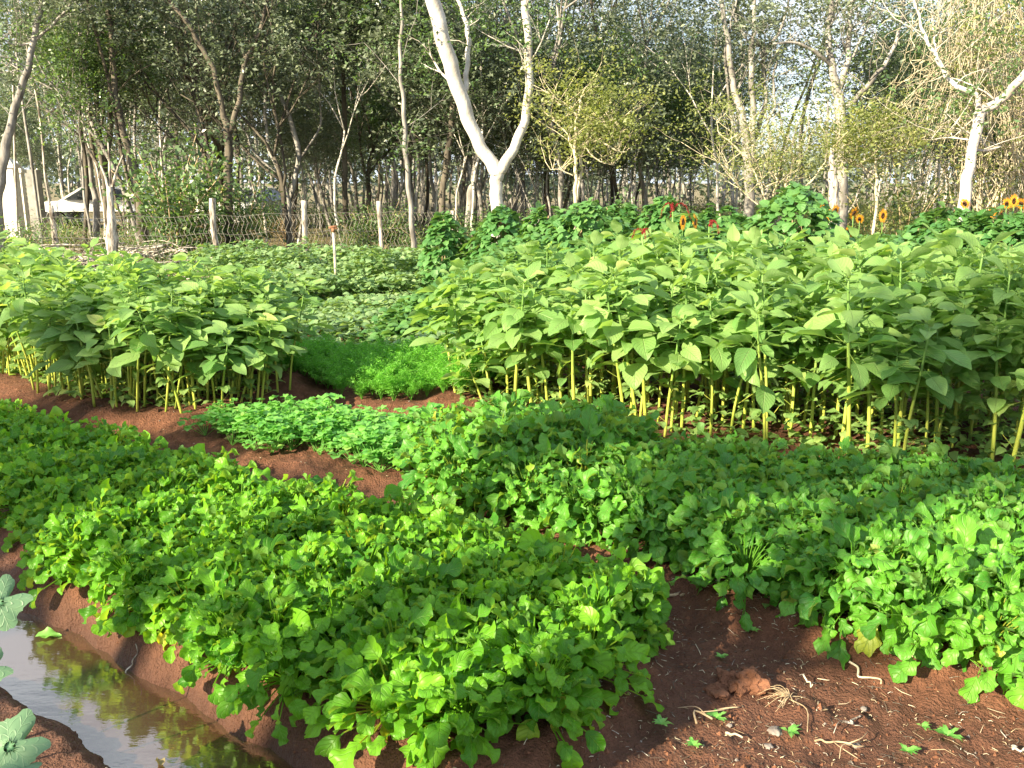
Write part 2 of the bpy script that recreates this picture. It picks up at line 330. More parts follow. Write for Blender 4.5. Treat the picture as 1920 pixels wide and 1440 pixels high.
def sdist(P, X, Y):
    """signed distance to polygon, negative inside"""
    n = len(P); d = np.full(np.shape(X), 1e9); ins = np.zeros(np.shape(X), bool)
    for i in range(n):
        a, b = P[i], P[(i + 1) % n]; e = b - a; t = np.clip(((X - a[0]) * e[0] + (Y - a[1]) * e[1]) / (e @ e), 0, 1)
        d = np.minimum(d, np.hypot(X - a[0] - t * e[0], Y - a[1] - t * e[1]))
        if a[1] != b[1]:
            ins ^= ((a[1] > Y) != (b[1] > Y)) & (X < (b[0] - a[0]) * (Y - a[1]) / (b[1] - a[1]) + a[0])
    return np.where(ins, -d, d)
def cdist(X, Y):
    d = np.full(np.shape(X), 1e9)
    for a, b in zip(chan[:-1], chan[1:]):
        e = b - a; t = np.clip(((X - a[0]) * e[0] + (Y - a[1]) * e[1]) / (e @ e), 0, 1)
        d = np.minimum(d, np.hypot(X - a[0] - t * e[0], Y - a[1] - t * e[1]))
    return d
WATER = -.075
def height(X, Y, fine=True):
    X = np.asarray(X, float); Y = np.asarray(Y, float)
    z = .03 * fbm(X * .8, Y * .8, 3)
    for P, h in ((bedA, .085), (bedB, .085), (bedC, .05), (bedD, .08), (bedE, .04), (bedF, .06)):
        z = z + h * smooth(.22, .05, sdist(P, X, Y) + .05 * vn(X * 5, Y * 5))
    c = cdist(X, Y) + .05 * vn(X * 3.3, Y * 3.3) + .03 * vn(X * 11, Y * 11)
    z = z - .155 * smooth(.255, .07, c)
    if fine: z = z + .026 * fbm(X * 8, Y * 8, 4) + .014 * fbm(X * 30, Y * 30, 3) + .012 * np.maximum(0, vn(X * 17 + 5, Y * 17) - .22) * 3
    far = smooth(14, 20, Y); z = z + far * .12 * fbm(X * .4, Y * .4, 3)
    return z
def hz(x, y): return float(height(np.array([x]), np.array([y]), False)[0])

def axis(fine0, fine1, st, lo, hi, g=1.13):
    a = list(np.arange(fine0, fine1, st)); s_ = st; x = a[-1]
    while x < hi: s_ *= g; x += s_; a.append(x)
    s_ = st; x = a[0]; b = []
    while x > lo: s_ *= g; x -= s_; b.append(x)
    return np.array(b[::-1] + a)
xs = axis(-2.6, 2.8, .014, -400, 400, 1.05); ys = axis(1.5, 5.2, .014, -300, 600, 1.04)
X, Y = np.meshgrid(xs, ys, indexing='xy'); Z = height(X, Y)
g = MB(); nx = len(xs); i = np.arange(len(ys) - 1)[:, None] * nx; j = np.arange(nx - 1)[None]
g.add(np.stack([X, Y, Z], -1), np.stack([i + j, i + j + 1, i + nx + j + 1, i + nx + j], -1).reshape(-1, 4))
tag(g.obj('ground', ground_mat()), 'reddish brown garden soil with beds and a forest floor beyond', 'ground', kind='structure')
# water in the furrow
def water_mat():
    m, t, out = newmat('muddy_water'); lk = t.links.new
    geo = N(t, 'ShaderNodeNewGeometry'); P = geo.outputs['Position']
    b = N(t, 'ShaderNodeBsdfPrincipled'); b.inputs['Base Color'].default_value = (.05, .022, .009, 1); b.inputs['Roughness'].default_value = .5
    gl = N(t, 'ShaderNodeBsdfGlossy'); gl.inputs['Roughness'].default_value = .035; gl.inputs['Color'].default_value = (1, .96, .92, 1)
    mpn = N(t, 'ShaderNodeMapping'); mpn.inputs['Rotation'].default_value = (0, 0, .7); mpn.inputs['Scale'].default_value = (1, 3, 1); lk(P, mpn.inputs[0])
    bp = N(t, 'ShaderNodeBump'); bp.inputs['Strength'].default_value = .035; bp.inputs['Distance'].default_value = .03; lk(noise(t, 9, 4, mpn.outputs[0]), bp.inputs['Height'])
    lk(bp.outputs[0], gl.inputs['Normal'])
    fr = N(t, 'ShaderNodeFresnel'); fr.inputs[0].default_value = 3.0
    ms = N(t, 'ShaderNodeMixShader'); lk(fr.outputs[0], ms.inputs[0]); lk(b.outputs[0], ms.inputs[1]); lk(gl.outputs[0], ms.inputs[2]); lk(ms.outputs[0], out.inputs[0])
    return m
w = MB(); C = catm([(*p, WATER) for p in chan], 6); T = nrm(np.gradient(C, axis=0)); Nn = np.stack([-T[:, 1], T[:, 0], 0 * T[:, 0]], 1)
cr = np.linspace(-.4, .4, 9); V = C[:, None] + Nn[:, None] * cr[None, :, None]; k = 9; i = np.arange(len(C) - 1)[:, None] * k; j = np.arange(k - 1)[None]
w.add(V, np.stack([i + j, i + k + j, i + k + j + 1, i + j + 1], -1).reshape(-1, 4))
tag(w.obj('water', water_mat()), 'muddy irrigation water reflecting the sky in a furrow', 'water', kind='structure')

def fill(P, sp, seed, jit=.35):
    r = np.random.RandomState(seed); lo = P.min(0); hi = P.max(0); out = []; row = 0; y = lo[1]
    while y < hi[1]:
        for x in np.arange(lo[0] + (row % 2) * sp / 2, hi[0], sp):
            px, py = x + r.uniform(-jit, jit) * sp, y + r.uniform(-jit, jit) * sp
            if sdist(P, np.array(px), np.array(py)) < 0: out.append((px, py))
        y += sp * .866; row += 1
    return out
def infr(x, y, z=.2, m=.25):
    d = y * math.cos(R(PITCH)) + (CAM_H - z) * math.sin(R(PITCH)); return np.abs(x) < .5775 * d + m

# ------------------------------------------------------------------ leafy greens (near beds)
def green_plant(kind, seed, h, mat):
    r = np.random.RandomState(seed); mb = MB(); n = r.randint(66, 76) if kind == 'lobed' else r.randint(62, 72)
    for i in range(n):
        a = i * 2.4 + r.uniform(-.5, .5); f = i / (n - 1)            # f=0 outer, 1 inner
        ph_ = h * (.35 + .62 * f ** .6) * r.uniform(.7, 1.18); pr = h * (.66 * (1 - f) ** .8 + .12) * r.uniform(.6, 1.25)
        d = np.array([math.cos(a), math.sin(a), 0]); e = d * pr + [0, 0, ph_ * (1 if f > .15 else .7)]
        tube(mb, catm([(0, 0, 0), d * pr * .35 + [0, 0, ph_ * .6], e], 3), [.0035, .002], 3, tint=.95, cap=False)
        Lf = h * (r.uniform(.22, .38) if kind == 'lobed' else r.uniform(.22, .40)) * (1.1 - .25 * f) * (1.4 if r.rand() < .10 else 1); Wf = Lf * r.uniform(.62, .9)
        el = -.2 + 1.1 * f + r.uniform(-.35, .45); fo_ = r.uniform(.0, .75) ** 1.2
        if kind == 'round': lf = leaf('spoon' if r.rand() < .3 else 'round', Lf, Wf, r, 6, 10, el, r.uniform(.2, 2.1), fo_, .12, .05, r.uniform(-1., 1.))
        else: lf = leaf('spoon', Lf * 1.35, Wf, r, 6, 13, el, r.uniform(.2, 1.9), fo_, .11, .045, r.uniform(-.8, .8), lobes=.17)
        put(mb, lf, basis(d + [r.normal(0, .25), r.normal(0, .25), 0], roll=r.uniform(-.5, .5)), e, 1, tint=np.clip(r.beta(2, 2.2) + (.35 if (f < .2 and r.rand() < .35) else 0), 0, 1))
    return mb.mesh('leafy_green', mat)
def uof(x, y, z=.25):
    return 960 + FPX * x / (y * math.cos(R(PITCH)) + (CAM_H - z) * math.sin(R(PITCH)))
def pick(u, tab):
    for a, b in tab:
        if u < a: return b
    return tab[-1][1]
def zoneA(x, y):
    e = float(sdist(bedA, np.array(x), np.array(y))); d = float(cdist(np.array([x]), np.array([y]))[0]); u = uof(x, y)
    if y < 2.5: k_ = pick(u, [(700, 'at the near end of the front bed, left of the middle'), (850, 'in the middle of the front bed\'s near end'), (9999, 'at the near right corner of the front bed')])
    elif x > .05: k_ = 'on the right flank of the front bed, facing the bare soil'
    elif e > -.2 and d < .95: k_ = pick(u, [(120, 'at the left edge of the picture, high above the furrow'), (330, 'drooping over the left stretch of the furrow bank'), (9999, 'drooping over the bank above the puddle\'s bright part')])
    elif e > -.2: k_ = pick(u, [(200, 'at the upper left, along the brown path'), (420, 'along the brown path, below the left amaranth stand'), (640, 'along the brown path, below the pale herbs'), (9999, 'in the far edge, where the front bed meets the mustard')])
    else: k_ = pick(u, [(250, 'inside the shaded far left of the front bed'), (450, 'inside the front bed, left third'), (640, 'inside the front bed, where shade turns to sun'), (850, 'in the sunlit heart of the front bed'), (9999, 'in the sunlit right part of the front bed')])
    return 'round leaved salad green ' + k_, 'salad greens ' + k_
def zoneB(x, y):
    e = float(sdist(bedB, np.array(x), np.array(y))); u = uof(x, y)
    where = pick(u, [(880, 'at the left tip of its bed'), (1080, 'left of the path between the beds'), (1280, 'above the thick pale stick'), (1480, 'above the earth clods'), (1700, 'above the dry straw and twigs'), (9999, 'near the right edge of the picture')])
    row = 'in the back row' if (e > -.25 and y > 3.55 and x > .1) else 'in the front row' if (e > -.25 and x > .5) else 'in the middle rows'
    return f'lobed mustard green {row}, {where}', f'mustard greens {row} {where}'
varA = [green_plant('round', 100 + i, .178, M_spin) for i in range(12)]
varB = [green_plant('lobed', 200 + i, .225, M_must) for i in range(12)]
def place(var, name, pts, zone, cat, seed, hs, sink=.0, bed=None, lean=.0):
    r = np.random.RandomState(seed); n = 0
    for x, y in pts:
        if not infr(x, y): continue
        o = bpy.data.objects.new(name, var[r.randint(len(var))]); COL.objects.link(o)
        s_ = r.uniform(.85, 1.15) * hs(x, y); o.location = (x, y, hz(x, y) - sink); o.scale = (s_, s_, s_ * r.uniform(.9, 1.15))
        rx = ry = 0
        if bed is not None:
            e = .06; X_ = np.array([x + e, x - e, x, x]); Y_ = np.array([y, y, y + e, y - e]); q = sdist(bed, X_, Y_)
            gx, gy = (q[0] - q[1]), (q[2] - q[3]); l = math.hypot(gx, gy) + 1e-6; dd = float(sdist(bed, np.array(x), np.array(y)))
            k_ = lean * max(0, 1 + dd / .2); rx = -gy / l * k_; ry = gx / l * k_
        B_ = Matrix.Rotation(ry, 3, 'Y') @ Matrix.Rotation(rx, 3, 'X') @ Matrix.Rotation(r.uniform(0, 6.28), 3, 'Z')
        o.rotation_euler = B_.to_euler()
        lb, gp = zone(x, y); tag(o, lb, cat, gp); n += 1
    print(name, n)
place(varA, 'salad_green', fill(bedA, .136, 3), zoneA, 'salad green', 4, lambda x, y: 1.0 + .12 * (y < 3), bed=bedA, lean=.5)
place(varB, 'mustard_green', fill(bedB, .143, 5), zoneB, 'mustard green', 6, lambda x, y: (1.25 if x < .5 and y > 3.9 else 1.0 if y < 3.4 else .9) , bed=bedB, lean=.5)

# ------------------------------------------------------------------ amaranth
def amaranth(seed, H, twin=False):
    r = np.random.RandomState(seed); root = empty('amaranth_plant', (0, 0, 0)); fo = MB()
    for sn in range(2 if twin else 1):
        st = MB(); off = np.array([r.uniform(-.08, .08), r.uniform(-.08, .08), 0]) if twin else np.zeros(3); hh = H * (r.uniform(.72, .95) if sn else 1)
        bend = r.uniform(-.07, .07, 2) + off[:2] * .8; P = catm([(0, 0, -.04), (bend[0] * .2, bend[1] * .2, hh * .33), (bend[0] * .7, bend[1] * .7, hh * .7), (bend[0], bend[1], hh)], 4) + off
        tube(st, P, np.array([.0115, .010, .008, .005]) * (.78 if twin else 1), 7, tint=r.rand())
        n = r.randint(20, 24) if twin else r.randint(27, 33)
        def at(f): q = f * (len(P) - 1); k_ = min(int(q), len(P) - 2); return P[k_] * (1 - q + k_) + P[k_ + 1] * (q - k_)
        lo = .52 if twin else .44
        for i in range(n):
            f = min(.99, lo + (1 - lo) * (i / (n - 1)) ** .85 + r.uniform(-.03, .03)); a = i * 2.4 + r.uniform(-.7, .7); p = at(f)
            top = max(0, (f - .82) / .18)
            if f < .55 and r.rand() < .3: continue
            el = r.uniform(-.35, .45) + .7 * top; pl = r.uniform(.05, .13) * (1 - .5 * top)
            d = np.array([math.cos(a) * math.cos(el), math.sin(a) * math.cos(el), math.sin(el)]); e = p + d * pl
            tube(fo, [p, p + d * pl * .55 + [0, 0, -.002], e], .0018, 3, tint=.9, mi=1, cap=False)
            Lf = r.uniform(.11, .225) * (1 - .3 * top ** 2) * (.65 if f < .5 else 1) * (.9 if twin else 1); Wf = Lf * r.uniform(.56, .72)
            lf = leaf('ovate', Lf, Wf, r, 4, 8, el + r.uniform(-.3, .2), r.uniform(.1, 1.2), r.uniform(.1, .5), .035, .008, r.uniform(-.5, .5))
            put(fo, lf, basis([math.cos(a), math.sin(a), 0], roll=r.uniform(-.6, .6)), e, 1, tint=np.clip(r.beta(2, 3) + .3 * top + (.5 if f < .5 and r.rand() < .25 else 0), 0, 1))
        for i in range(7):
            a = r.rand() * 6.28; lf = leaf('ovate', r.uniform(.03, .07), .026, r, 2, 4, r.uniform(.7, 1.3), .6, .4)
            put(fo, lf, basis([math.cos(a), math.sin(a), 0]), P[-1] - [0, 0, r.uniform(0, .03)], 1, tint=r.uniform(.7, 1))
        # side shoots low down with small yellowing leaves
        for i in range(r.randint(1, 5)):
            f = r.uniform(.1, .4); a = r.rand() * 6.28; p = at(f); d = np.array([math.cos(a) * .8, math.sin(a) * .8, .6]); e = p + d * r.uniform(.05, .14)
            tube(fo, [p, e], .0016, 3, tint=.9, mi=1, cap=False)
            for k_ in range(r.randint(1, 5)):
                aa = a + r.uniform(-1, 1); put(fo, leaf('ovate', r.uniform(.05, .11), r.uniform(.03, .06), r, 3, 5, .2, 1.2, .3), basis([math.cos(aa), math.sin(aa), 0]), e, 1, tint=r.uniform(.3, 1))
        st.obj('stalk', M_stem, root)
    fo.obj('foliage', [M_amar, M_stem], root)
    return root
amv = [amaranth(300 + i, 1.0) for i in range(12)] + [amaranth(330 + i, 1.0, True) for i in range(10)]; used = set()
def put_am(x, y, H, tilt, az, seed, label, group, twin=False):
    r = np.random.RandomState(seed); k_ = 12 + r.randint(10) if twin else r.randint(12)
    if k_ not in used: o = amv[k_]; used.add(k_)
    else: o = copy_tree(amv[k_])
    xy = r.uniform(.9, 1.15); o.location = (x, y, hz(x, y)); o.scale = (xy, xy, H)
    o.rotation_euler = (Matrix.Rotation(tilt, 3, Vector((-math.sin(az), math.cos(az), 0))) @ Matrix.Rotation(r.uniform(0, 6.28), 3, 'Z')).to_euler()
    tag(o, label, 'amaranth', group); return o
def zoneC(x, y):
    fy = np.interp(x, [-.5, 1.2, 2.95, 4.3], [5.95, 5.12, 4.32, 3.8]); row = 'front row' if y < fy + .3 else 'second rank' if y < fy + .75 else 'middle rank' if y < fy + 1.15 else 'back rank'
    where = pick(uof(x, y, 1.), [(880, 'at the left tip of the right stand'), (1040, 'below the white forked tree'), (1180, 'below the broad dark vine dome'), (1330, 'below the crimson tassels'), (1520, 'below the tallest vine cone'), (1700, 'below the white broken snag'), (9999, 'near the right edge of the picture')])
    return f'{row} amaranth of the right stand, {where}', f'{row} amaranths {where}'
def zoneD(x, y):
    fy = np.interp(x, [-5.6, -4.1, -2.8, -2.15], [7.9, 6.85, 5.95, 5.75]); row = 'front row' if y < fy + .28 else 'middle rank' if y < fy + .65 else 'back rank'
    where = pick(uof(x, y, .8), [(120, 'at the left edge of the picture'), (260, 'below the bleached stump'), (400, 'left of its darkest part'), (480, 'below the first fence post'), (9999, 'at its right end beside the carrots')])
    return f'{row} amaranth of the left stand, {where}', f'{row} amaranths of the left stand {where}'
cnt = 0
for n_, (bed, sp, zf) in enumerate(((bedC, .215, zoneC), (bedD, .165, zoneD))):
    pts = fill(bed, sp, 20 + n_, .42)
    for k_, (x, y) in enumerate(pts):
        if not infr(x, y, .8, .3): continue
        rr = np.random.RandomState(4000 + n_ * 500 + k_)
        e = float(sdist(bed, np.array(x), np.array(y)))
        if n_ == 0: H = np.interp(x, [-.5, 0, .6, 1.5, 3], [.72, .94, 1.04, 1.07, 1.08]); az = -1.9; tilt = max(0, .16 * (1 + e / .25))
        else: H = np.interp(x, [-5, -3.6, -2.6, -1.8], [.95, .92, .90, .78]); az = -1.2; tilt = max(0, .2 * (1 + e / .25))
        if n_ == 0 and x < -.1: az = 3.3; tilt = .26
        if n_ == 1 and x > -2.1: az = -.3; tilt = .2
        front = (y < np.interp(x, [-.5, 1.2, 2.95, 4.3], [5.95, 5.12, 4.32, 3.8]) + .5) if n_ == 0 else (y < np.interp(x, [-5.6, -4.1, -2.8, -2.15], [7.9, 6.85, 5.95, 5.75]) + .45)
        if not front: tilt *= .2
        put_am(x, y, H * rr.uniform(.72, 1.08) * (.93 if front else 1), tilt * rr.uniform(.2, 1.3) + abs(rr.normal(0, .05)), az + rr.uniform(-1.3, 1.3), 900 + n_ * 500 + k_, *zf(x, y), twin=(n_ == 1 or rr.rand() < .25)); cnt += 1
print('amaranth', cnt)
for i, o in enumerate(amv):
    if i not in used:
        for c in list(o.children): bpy.data.objects.remove(c)
        bpy.data.objects.remove(o)

for bed, sd_, nm, lb in ((bedC, 74, 'undergrowth', 'small leafy undergrowth between the stalks of the right stand'), (bedD, 75, 'undergrowth', 'small leafy undergrowth at the foot of the left stand')):
    r = np.random.RandomState(sd_); mb = MB(); T_ = [leaf('ovate', 1, .6, r, 2, 4, .3, 1.0, .2, .05) for _ in range(6)]; mxh = .55 if sd_ == 74 else .06; nmax = 9500 if sd_ == 74 else 1400
    x = r.uniform(bed[:, 0].min(), bed[:, 0].max(), 20000); y = r.uniform(bed[:, 1].min() - .1, bed[:, 1].max() + .3, 20000); e = sdist(bed, x, y)
    k_ = (e < -.1) & infr(x, y) & (vn(x * 3., y * 3.) > -.25); x, y, e = x[k_][:nmax], y[k_][:nmax], e[k_][:nmax]; n = len(x); a = r.rand(n) * 6.28
    z = height(x, y, False) + .01 + r.rand(n) ** 1.6 * mxh * np.where(e < -.2, 1, .35)
    put_many(mb, T_, r, np.stack([np.cos(a), np.sin(a), r.uniform(-.4, .3, n)], 1), (0, 0, 1), np.stack([x, y, z], 1), r.uniform(.035, .10, n), r.rand(n) ** .6, .5)
    tag(mb.obj(nm, M_amar), lb, 'undergrowth', kind='stuff')

# red flowering amaranth (love-lies-bleeding) over the right stand
def tassel(mb, p, az, L_, r):
    P = catm([p, p + np.array([math.cos(az) * L_ * .25, math.sin(az) * L_ * .25, L_ * .3]), p + np.array([math.cos(az) * L_ * .6, math.sin(az) * L_ * .6, L_ * .15]), p + np.array([math.cos(az) * L_ * .8, math.sin(az) * L_ * .8, -L_ * .35])], 8)
    for q in P: cloud(mb, q + r.normal(0, .0035, (8, 3)), .010, r)
for i, (u, v, d, hgt) in enumerate([(1262, 395, 6.6, 0), (1205, 440, 6.4, 0), (1330, 425, 6.5, 0)]):
    q = unpx(u, v, d); r = np.random.RandomState(60 + i); root = empty('flowering_amaranth', (q[0], q[1], hz(q[0], q[1]))); h = q[2] - .05
    a = MB(); tube(a, catm([(0, 0, 0), (.02, 0, h * .5), (0, .01, h)], 5), [.011, .008, .005], 7); a.obj('stalk', M_stem, root)
    f = MB()
    for k_ in range(9):
        aa = k_ * 2.4; lf = leaf('ovate', .2, .12, r, 4, 7, .4, 1.3, .3, .03); put(f, lf, basis([math.cos(aa), math.sin(aa), 0]), np.array([0, 0, h * (.60 + .045 * k_)]), 1, r.rand())
    f.obj('foliage', [M_amar, M_stem], root)
    s_ = MB()
    for k_ in range(3 if i != 2 else 2): tassel(s_, np.array([0, 0, h]), k_ * 2.2 + 2.6 * i, [.16, .10, .13][i], r)
    s_.obj('flower_tassel', M_red, root)
    tag(root, ['amaranth with arching crimson tassels standing highest above the right stand', 'amaranth with a low dark red flower spray, left of the tall tassels', 'amaranth with a drooping maroon tassel, right of the tall crimson one'][i], 'amaranth')

# ------------------------------------------------------------------ herbs, carrots
def herb(seed):
    r = np.random.RandomState(seed); mb = MB()
    for i in range(13):
        a = r.rand() * 6.28; L_ = r.uniform(.06, .14); el = r.uniform(.5, 1.4); d = np.array([math.cos(a) * math.cos(el), math.sin(a) * math.cos(el), math.sin(el)]); e = d * L_
        tube(mb, [(0, 0, 0), e], .0012, 3, tint=.8, cap=False)
        for k_ in (-1, 0, 1):
            aa = a + k_ * 1.0; put(mb, leaf('round', r.uniform(.028, .042), r.uniform(.028, .04), r, 4, 4, .3, .8, .2, .08, 0), basis([math.cos(aa), math.sin(aa), r.uniform(-.2, .4)]), e, 1, r.rand())
    return mb.mesh('herb', M_cor)
hv = [herb(i) for i in range(6)]
def zoneE(x, y): return ('small pale herb plant in the low patch between the brown paths' if x > -1.5 else 'small pale herb plant at the foot of the left amaranth stand'), ('low herbs between the paths' if x > -1.5 else 'low herbs by the left stand')
place(hv, 'herb_plant', fill(bedE, .115, 31, .7), zoneE, 'herb', 32, lambda x, y: 1.2 + .9 * float(vn(np.array(x * 4), np.array(y * 4))))
def carrot(seed):
    r = np.random.RandomState(seed); mb = MB()
    for i in range(15):
        a = r.rand() * 6.28; L_ = r.uniform(.22, .36); el = r.uniform(.8, 1.45); c = np.array([math.cos(a), math.sin(a), 0])
        P = catm([(0, 0, 0), c * L_ * .35 * math.cos(el) + [0, 0, L_ * .5 * math.sin(el)], c * L_ * .95 * math.cos(el) + [0, 0, L_ * .85 * math.sin(el)]], 4)
        tube(mb, P, .0014, 3, tint=.6, cap=False)
        for f in np.linspace(.4, 1, 11):
            p = P[int(f * (len(P) - 1))] + r.normal(0, .004, 3)
            cloud(mb, p + r.normal(0, .017, (13, 3)) * [1, 1, .6], .022, r, asp=.22)
    return mb.mesh('carrot', M_car)
cv = [carrot(40 + i) for i in range(5)]
def zoneF(x, y): return ('feathery green carrot plant on the near edge by the bare path' if y < 6.6 - .27 * (x + 1.2) else 'feathery green carrot plant inside the carrot bed'), ('carrots along the near edge' if y < 6.6 - .27 * (x + 1.2) else 'carrots inside the bed')
place(cv, 'carrot_plant', fill(bedF, .135, 41, .45), zoneF, 'carrot', 42, lambda x, y: .85 + .15 * float(vn(np.array(x * 3), np.array(y * 3))))

# ------------------------------------------------------------------ ground-cover vines and beans
def cover(name, X_, Y_, Z_, size, kind, mat, seed, label, cat):
    r = np.random.RandomState(seed); mb = MB(); T_ = [leaf(kind, 1, .95, r, 2, 4, .25, 1.0, .15, .05) for _ in range(6)]; n = len(X_); a = r.rand(n) * 6.28
    put_many(mb, T_, r, np.stack([np.cos(a), np.sin(a), r.uniform(-.35, .3, n)], 1), (0, 0, 1), np.stack([X_, Y_, Z_], 1), size * r.uniform(.6, 1.25, n), r.beta(1.6, 2.2, n), .55)
    return tag(mb.obj(name, mat), label, cat, kind='stuff')
r = np.random.RandomState(70)
x = r.uniform(-4.2, 2.2, 34000); y = 7.1 + 4.3 * r.rand(34000)
k_ = infr(x, y, .3, .2) & (sdist(bedF, x, y) > .12) & ~((y < 7.9) & (x > .3)) & (sdist(bedD, x, y) > .1) & (fbm(x * 1.4, y * 1.4, 2) > -.34); x, y = x[k_][:15000], y[k_][:15000]
cover('sweet_potato_vines', x, y, .04 + (.22 + .22 * vn(x * 1.7, y * 2.3)) * np.sqrt(r.rand(len(x))), .085, 'heart', M_pot, 71, 'sprawling pale green vine leaves covering the ground beyond the carrots', 'ground cover')
x = r.uniform(-6.5, 1.2, 36000); y = 10.6 + 3.2 * r.rand(36000)
k_ = infr(x, y, .3, .2) & (y > 10.6 + .35 * np.maximum(0, x + 2.5)) & (x > -4.7 + (13.2 - y) * .62) & (fbm(x * 1.2 + 9, y * 1.6, 2) > -.42); x, y = x[k_][:14000], y[k_][:14000]
cover('bean_plants', x, y, .05 + (.50 + .5 * vn(x * 1.6, y * 1.6)) * r.rand(len(x)) ** .45, .09, 'ovate', M_pot, 72, 'bushy green bean rows running up to the wire fence', 'beans')

def mound(seed, cx, cy, rad, H, size, mat, name, label, group=None, n=900, lumps=3, kind='heart', cat='climbing vine'):
    """leaves shingled over a lumpy column or heap of vine"""
    r = np.random.RandomState(seed); mb = MB(); T_ = [leaf(kind, 1, .95, r, 3, 4, .1, .7, .15, .04) for _ in range(6)]
    ph = r.rand(4) * 6.28
    a = r.rand(n) * 6.28; f = r.rand(n) ** .8
    rr_ = rad * (1 - f ** 2.2) ** .5 * (1 + .22 * np.sin(lumps * a + ph[0] + 3 * f) + .15 * np.sin(5 * f + ph[1] + 2 * a)) * r.uniform(.72, 1.06, n)
    P = np.stack([rr_ * np.cos(a), rr_ * np.sin(a), f * H * (1 + .06 * np.sin(2 * a + ph[2]))], 1); out = np.stack([np.cos(a), np.sin(a), .2 + f], 1)
    dn = nrm(np.stack([np.cos(a) * .7, np.sin(a) * .7, -.75 + .7 * f], 1) + r.normal(0, .28, (n, 3)))
    put_many(mb, T_, r, dn, out, P, size * r.uniform(.65, 1.2, n), r.beta(1.8, 2.2, n), .3)
    for i in range(10):
        a = r.rand() * 6.28; tube(mb, catm([(rad * .5 * math.cos(a), rad * .5 * math.sin(a), 0), (rad * .3 * math.cos(a + .5), rad * .3 * math.sin(a + .5), H * .5), (0, 0, H * .98)], 4), .006, 4, mi=1)
    o = mb.obj(name, [mat, M_twig]); o.location = (cx, cy, hz(cx, cy)); return tag(o, label, cat, group)
mds = [(832, 408, 11.5, .32, 'narrow vine column at the left end of the climbing row, before the wire fence'), (940, 394, 11.2, .5, 'rounded vine mound hiding the foot of the white forked tree'),
       (1028, 398, 10.6, .45, 'small vine mound just right of the white forked tree'), (1105, 386, 10.2, .66, 'broad dark green vine dome in the middle of the climbing row'), (1165, 392, 11.2, .40, 'yellowish vine mound between the broad dome and the red tassels'),
       (1245, 380, 10.6, .42, 'vine mound behind the red amaranth tassels'), (1350, 398, 9.8, .6, 'low vine mound left of the tallest vine cone'), (1490, 360, 9.2, .72, 'tallest cone shaped vine heap in the climbing row'),
       (1780, 402, 9.4, .72, 'vine mound below the orange sunflower cluster on the right'), (1890, 408, 8.8, .6, 'vine mound at the right edge of the picture'), (1290, 410, 9.4, .5, 'vine mound between the red tassels and the tall cone')]
for i, (u, v, d, rad, lb) in enumerate(mds):
    q = unpx(u, v, d); mound(500 + i, q[0], q[1], rad, q[2], .10, M_bean, 'climbing_vine_mound', lb, n=int(1500 * rad * 1.7), group='vine mounds behind the right amaranth stand')
x = r.uniform(-1.6, 8, 52000); y = 6.2 + 5 * r.rand(52000)
k_ = infr(x, y, .9, .3) & (y > 7.7 - .27 * x) & (x > -1.4 + (y - 8) * .25); x, y = x[k_][:22000], y[k_][:22000]
cover('vine_tangle', x, y, .10 + (.82 + .4 * vn(x * 1.1, y * 1.1)) * np.minimum(1., .25 + (y - (7.5 - .27 * x)) * .8) * np.minimum(1., .35 + np.maximum(0, x + 1.2) * .5) * r.rand(len(x)) ** .3, .095, 'heart', M_bean, 73, 'tangle of heart shaped vine leaves filling the ground behind the right stand', 'vines')

# ------------------------------------------------------------------ sunflowers
def sunflower(seed, H, face, az):
    r = np.random.RandomState(seed); root = empty('sunflower', (0, 0, 0)); a = MB(); tube(a, catm([(0, 0, 0), (.03, 0, H * .5), (0, 0, H)], 4), [.014, .011, .008], 6); a.obj('stalk', M_stem, root)
    f = MB()
    for k_ in range(9):
        aa = k_ * 2.4 + seed; put(f, leaf('heart', r.uniform(.13, .19), .13, r, 3, 6, .3, 1.2, .2, .03), basis([math.cos(aa), math.sin(aa), 0]), np.array([0, 0, H * (.35 + .06 * k_)]), 1, r.rand())
    f.obj('foliage', M_pot, root)
    n_ = np.array([math.cos(az) * math.cos(face), math.sin(az) * math.cos(face), math.sin(face)]); B_ = basis(n_); c = np.array([0, 0, H]) + n_ * .02
    d_ = MB(); k_ = 14; V = [c + n_ * .018]; 
    for rr_, o_ in ((.022, .014), (.036, 0)): V += [c + B_[:, 1] * rr_ * math.cos(t_) + B_[:, 2] * rr_ * math.sin(t_) + n_ * o_ for t_ in np.linspace(0, 6.283, k_, endpoint=False)]
    d_.add(V, q=[(1 + i_, 1 + (i_ + 1) % k_, 1 + k_ + (i_ + 1) % k_, 1 + k_ + i_) for i_ in range(k_)], t=[(0, 1 + i_, 1 + (i_ + 1) % k_) for i_ in range(k_)]); d_.obj('flower_disc', M_disc, root)
    p_ = MB()
    for t_ in np.arange(0, 6.283, 6.283 / 19):
        dr = B_[:, 1] * math.cos(t_) + B_[:, 2] * math.sin(t_); put(p_, leaf('ovate', r.uniform(.05, .065), .022, r, 2, 3, 0, r.uniform(-.2, .4), .1), basis(dr, n_, r.uniform(-.3, .3)), c + dr * .028, 1, r.rand())
    p_.obj('petals', M_petal, root); return root
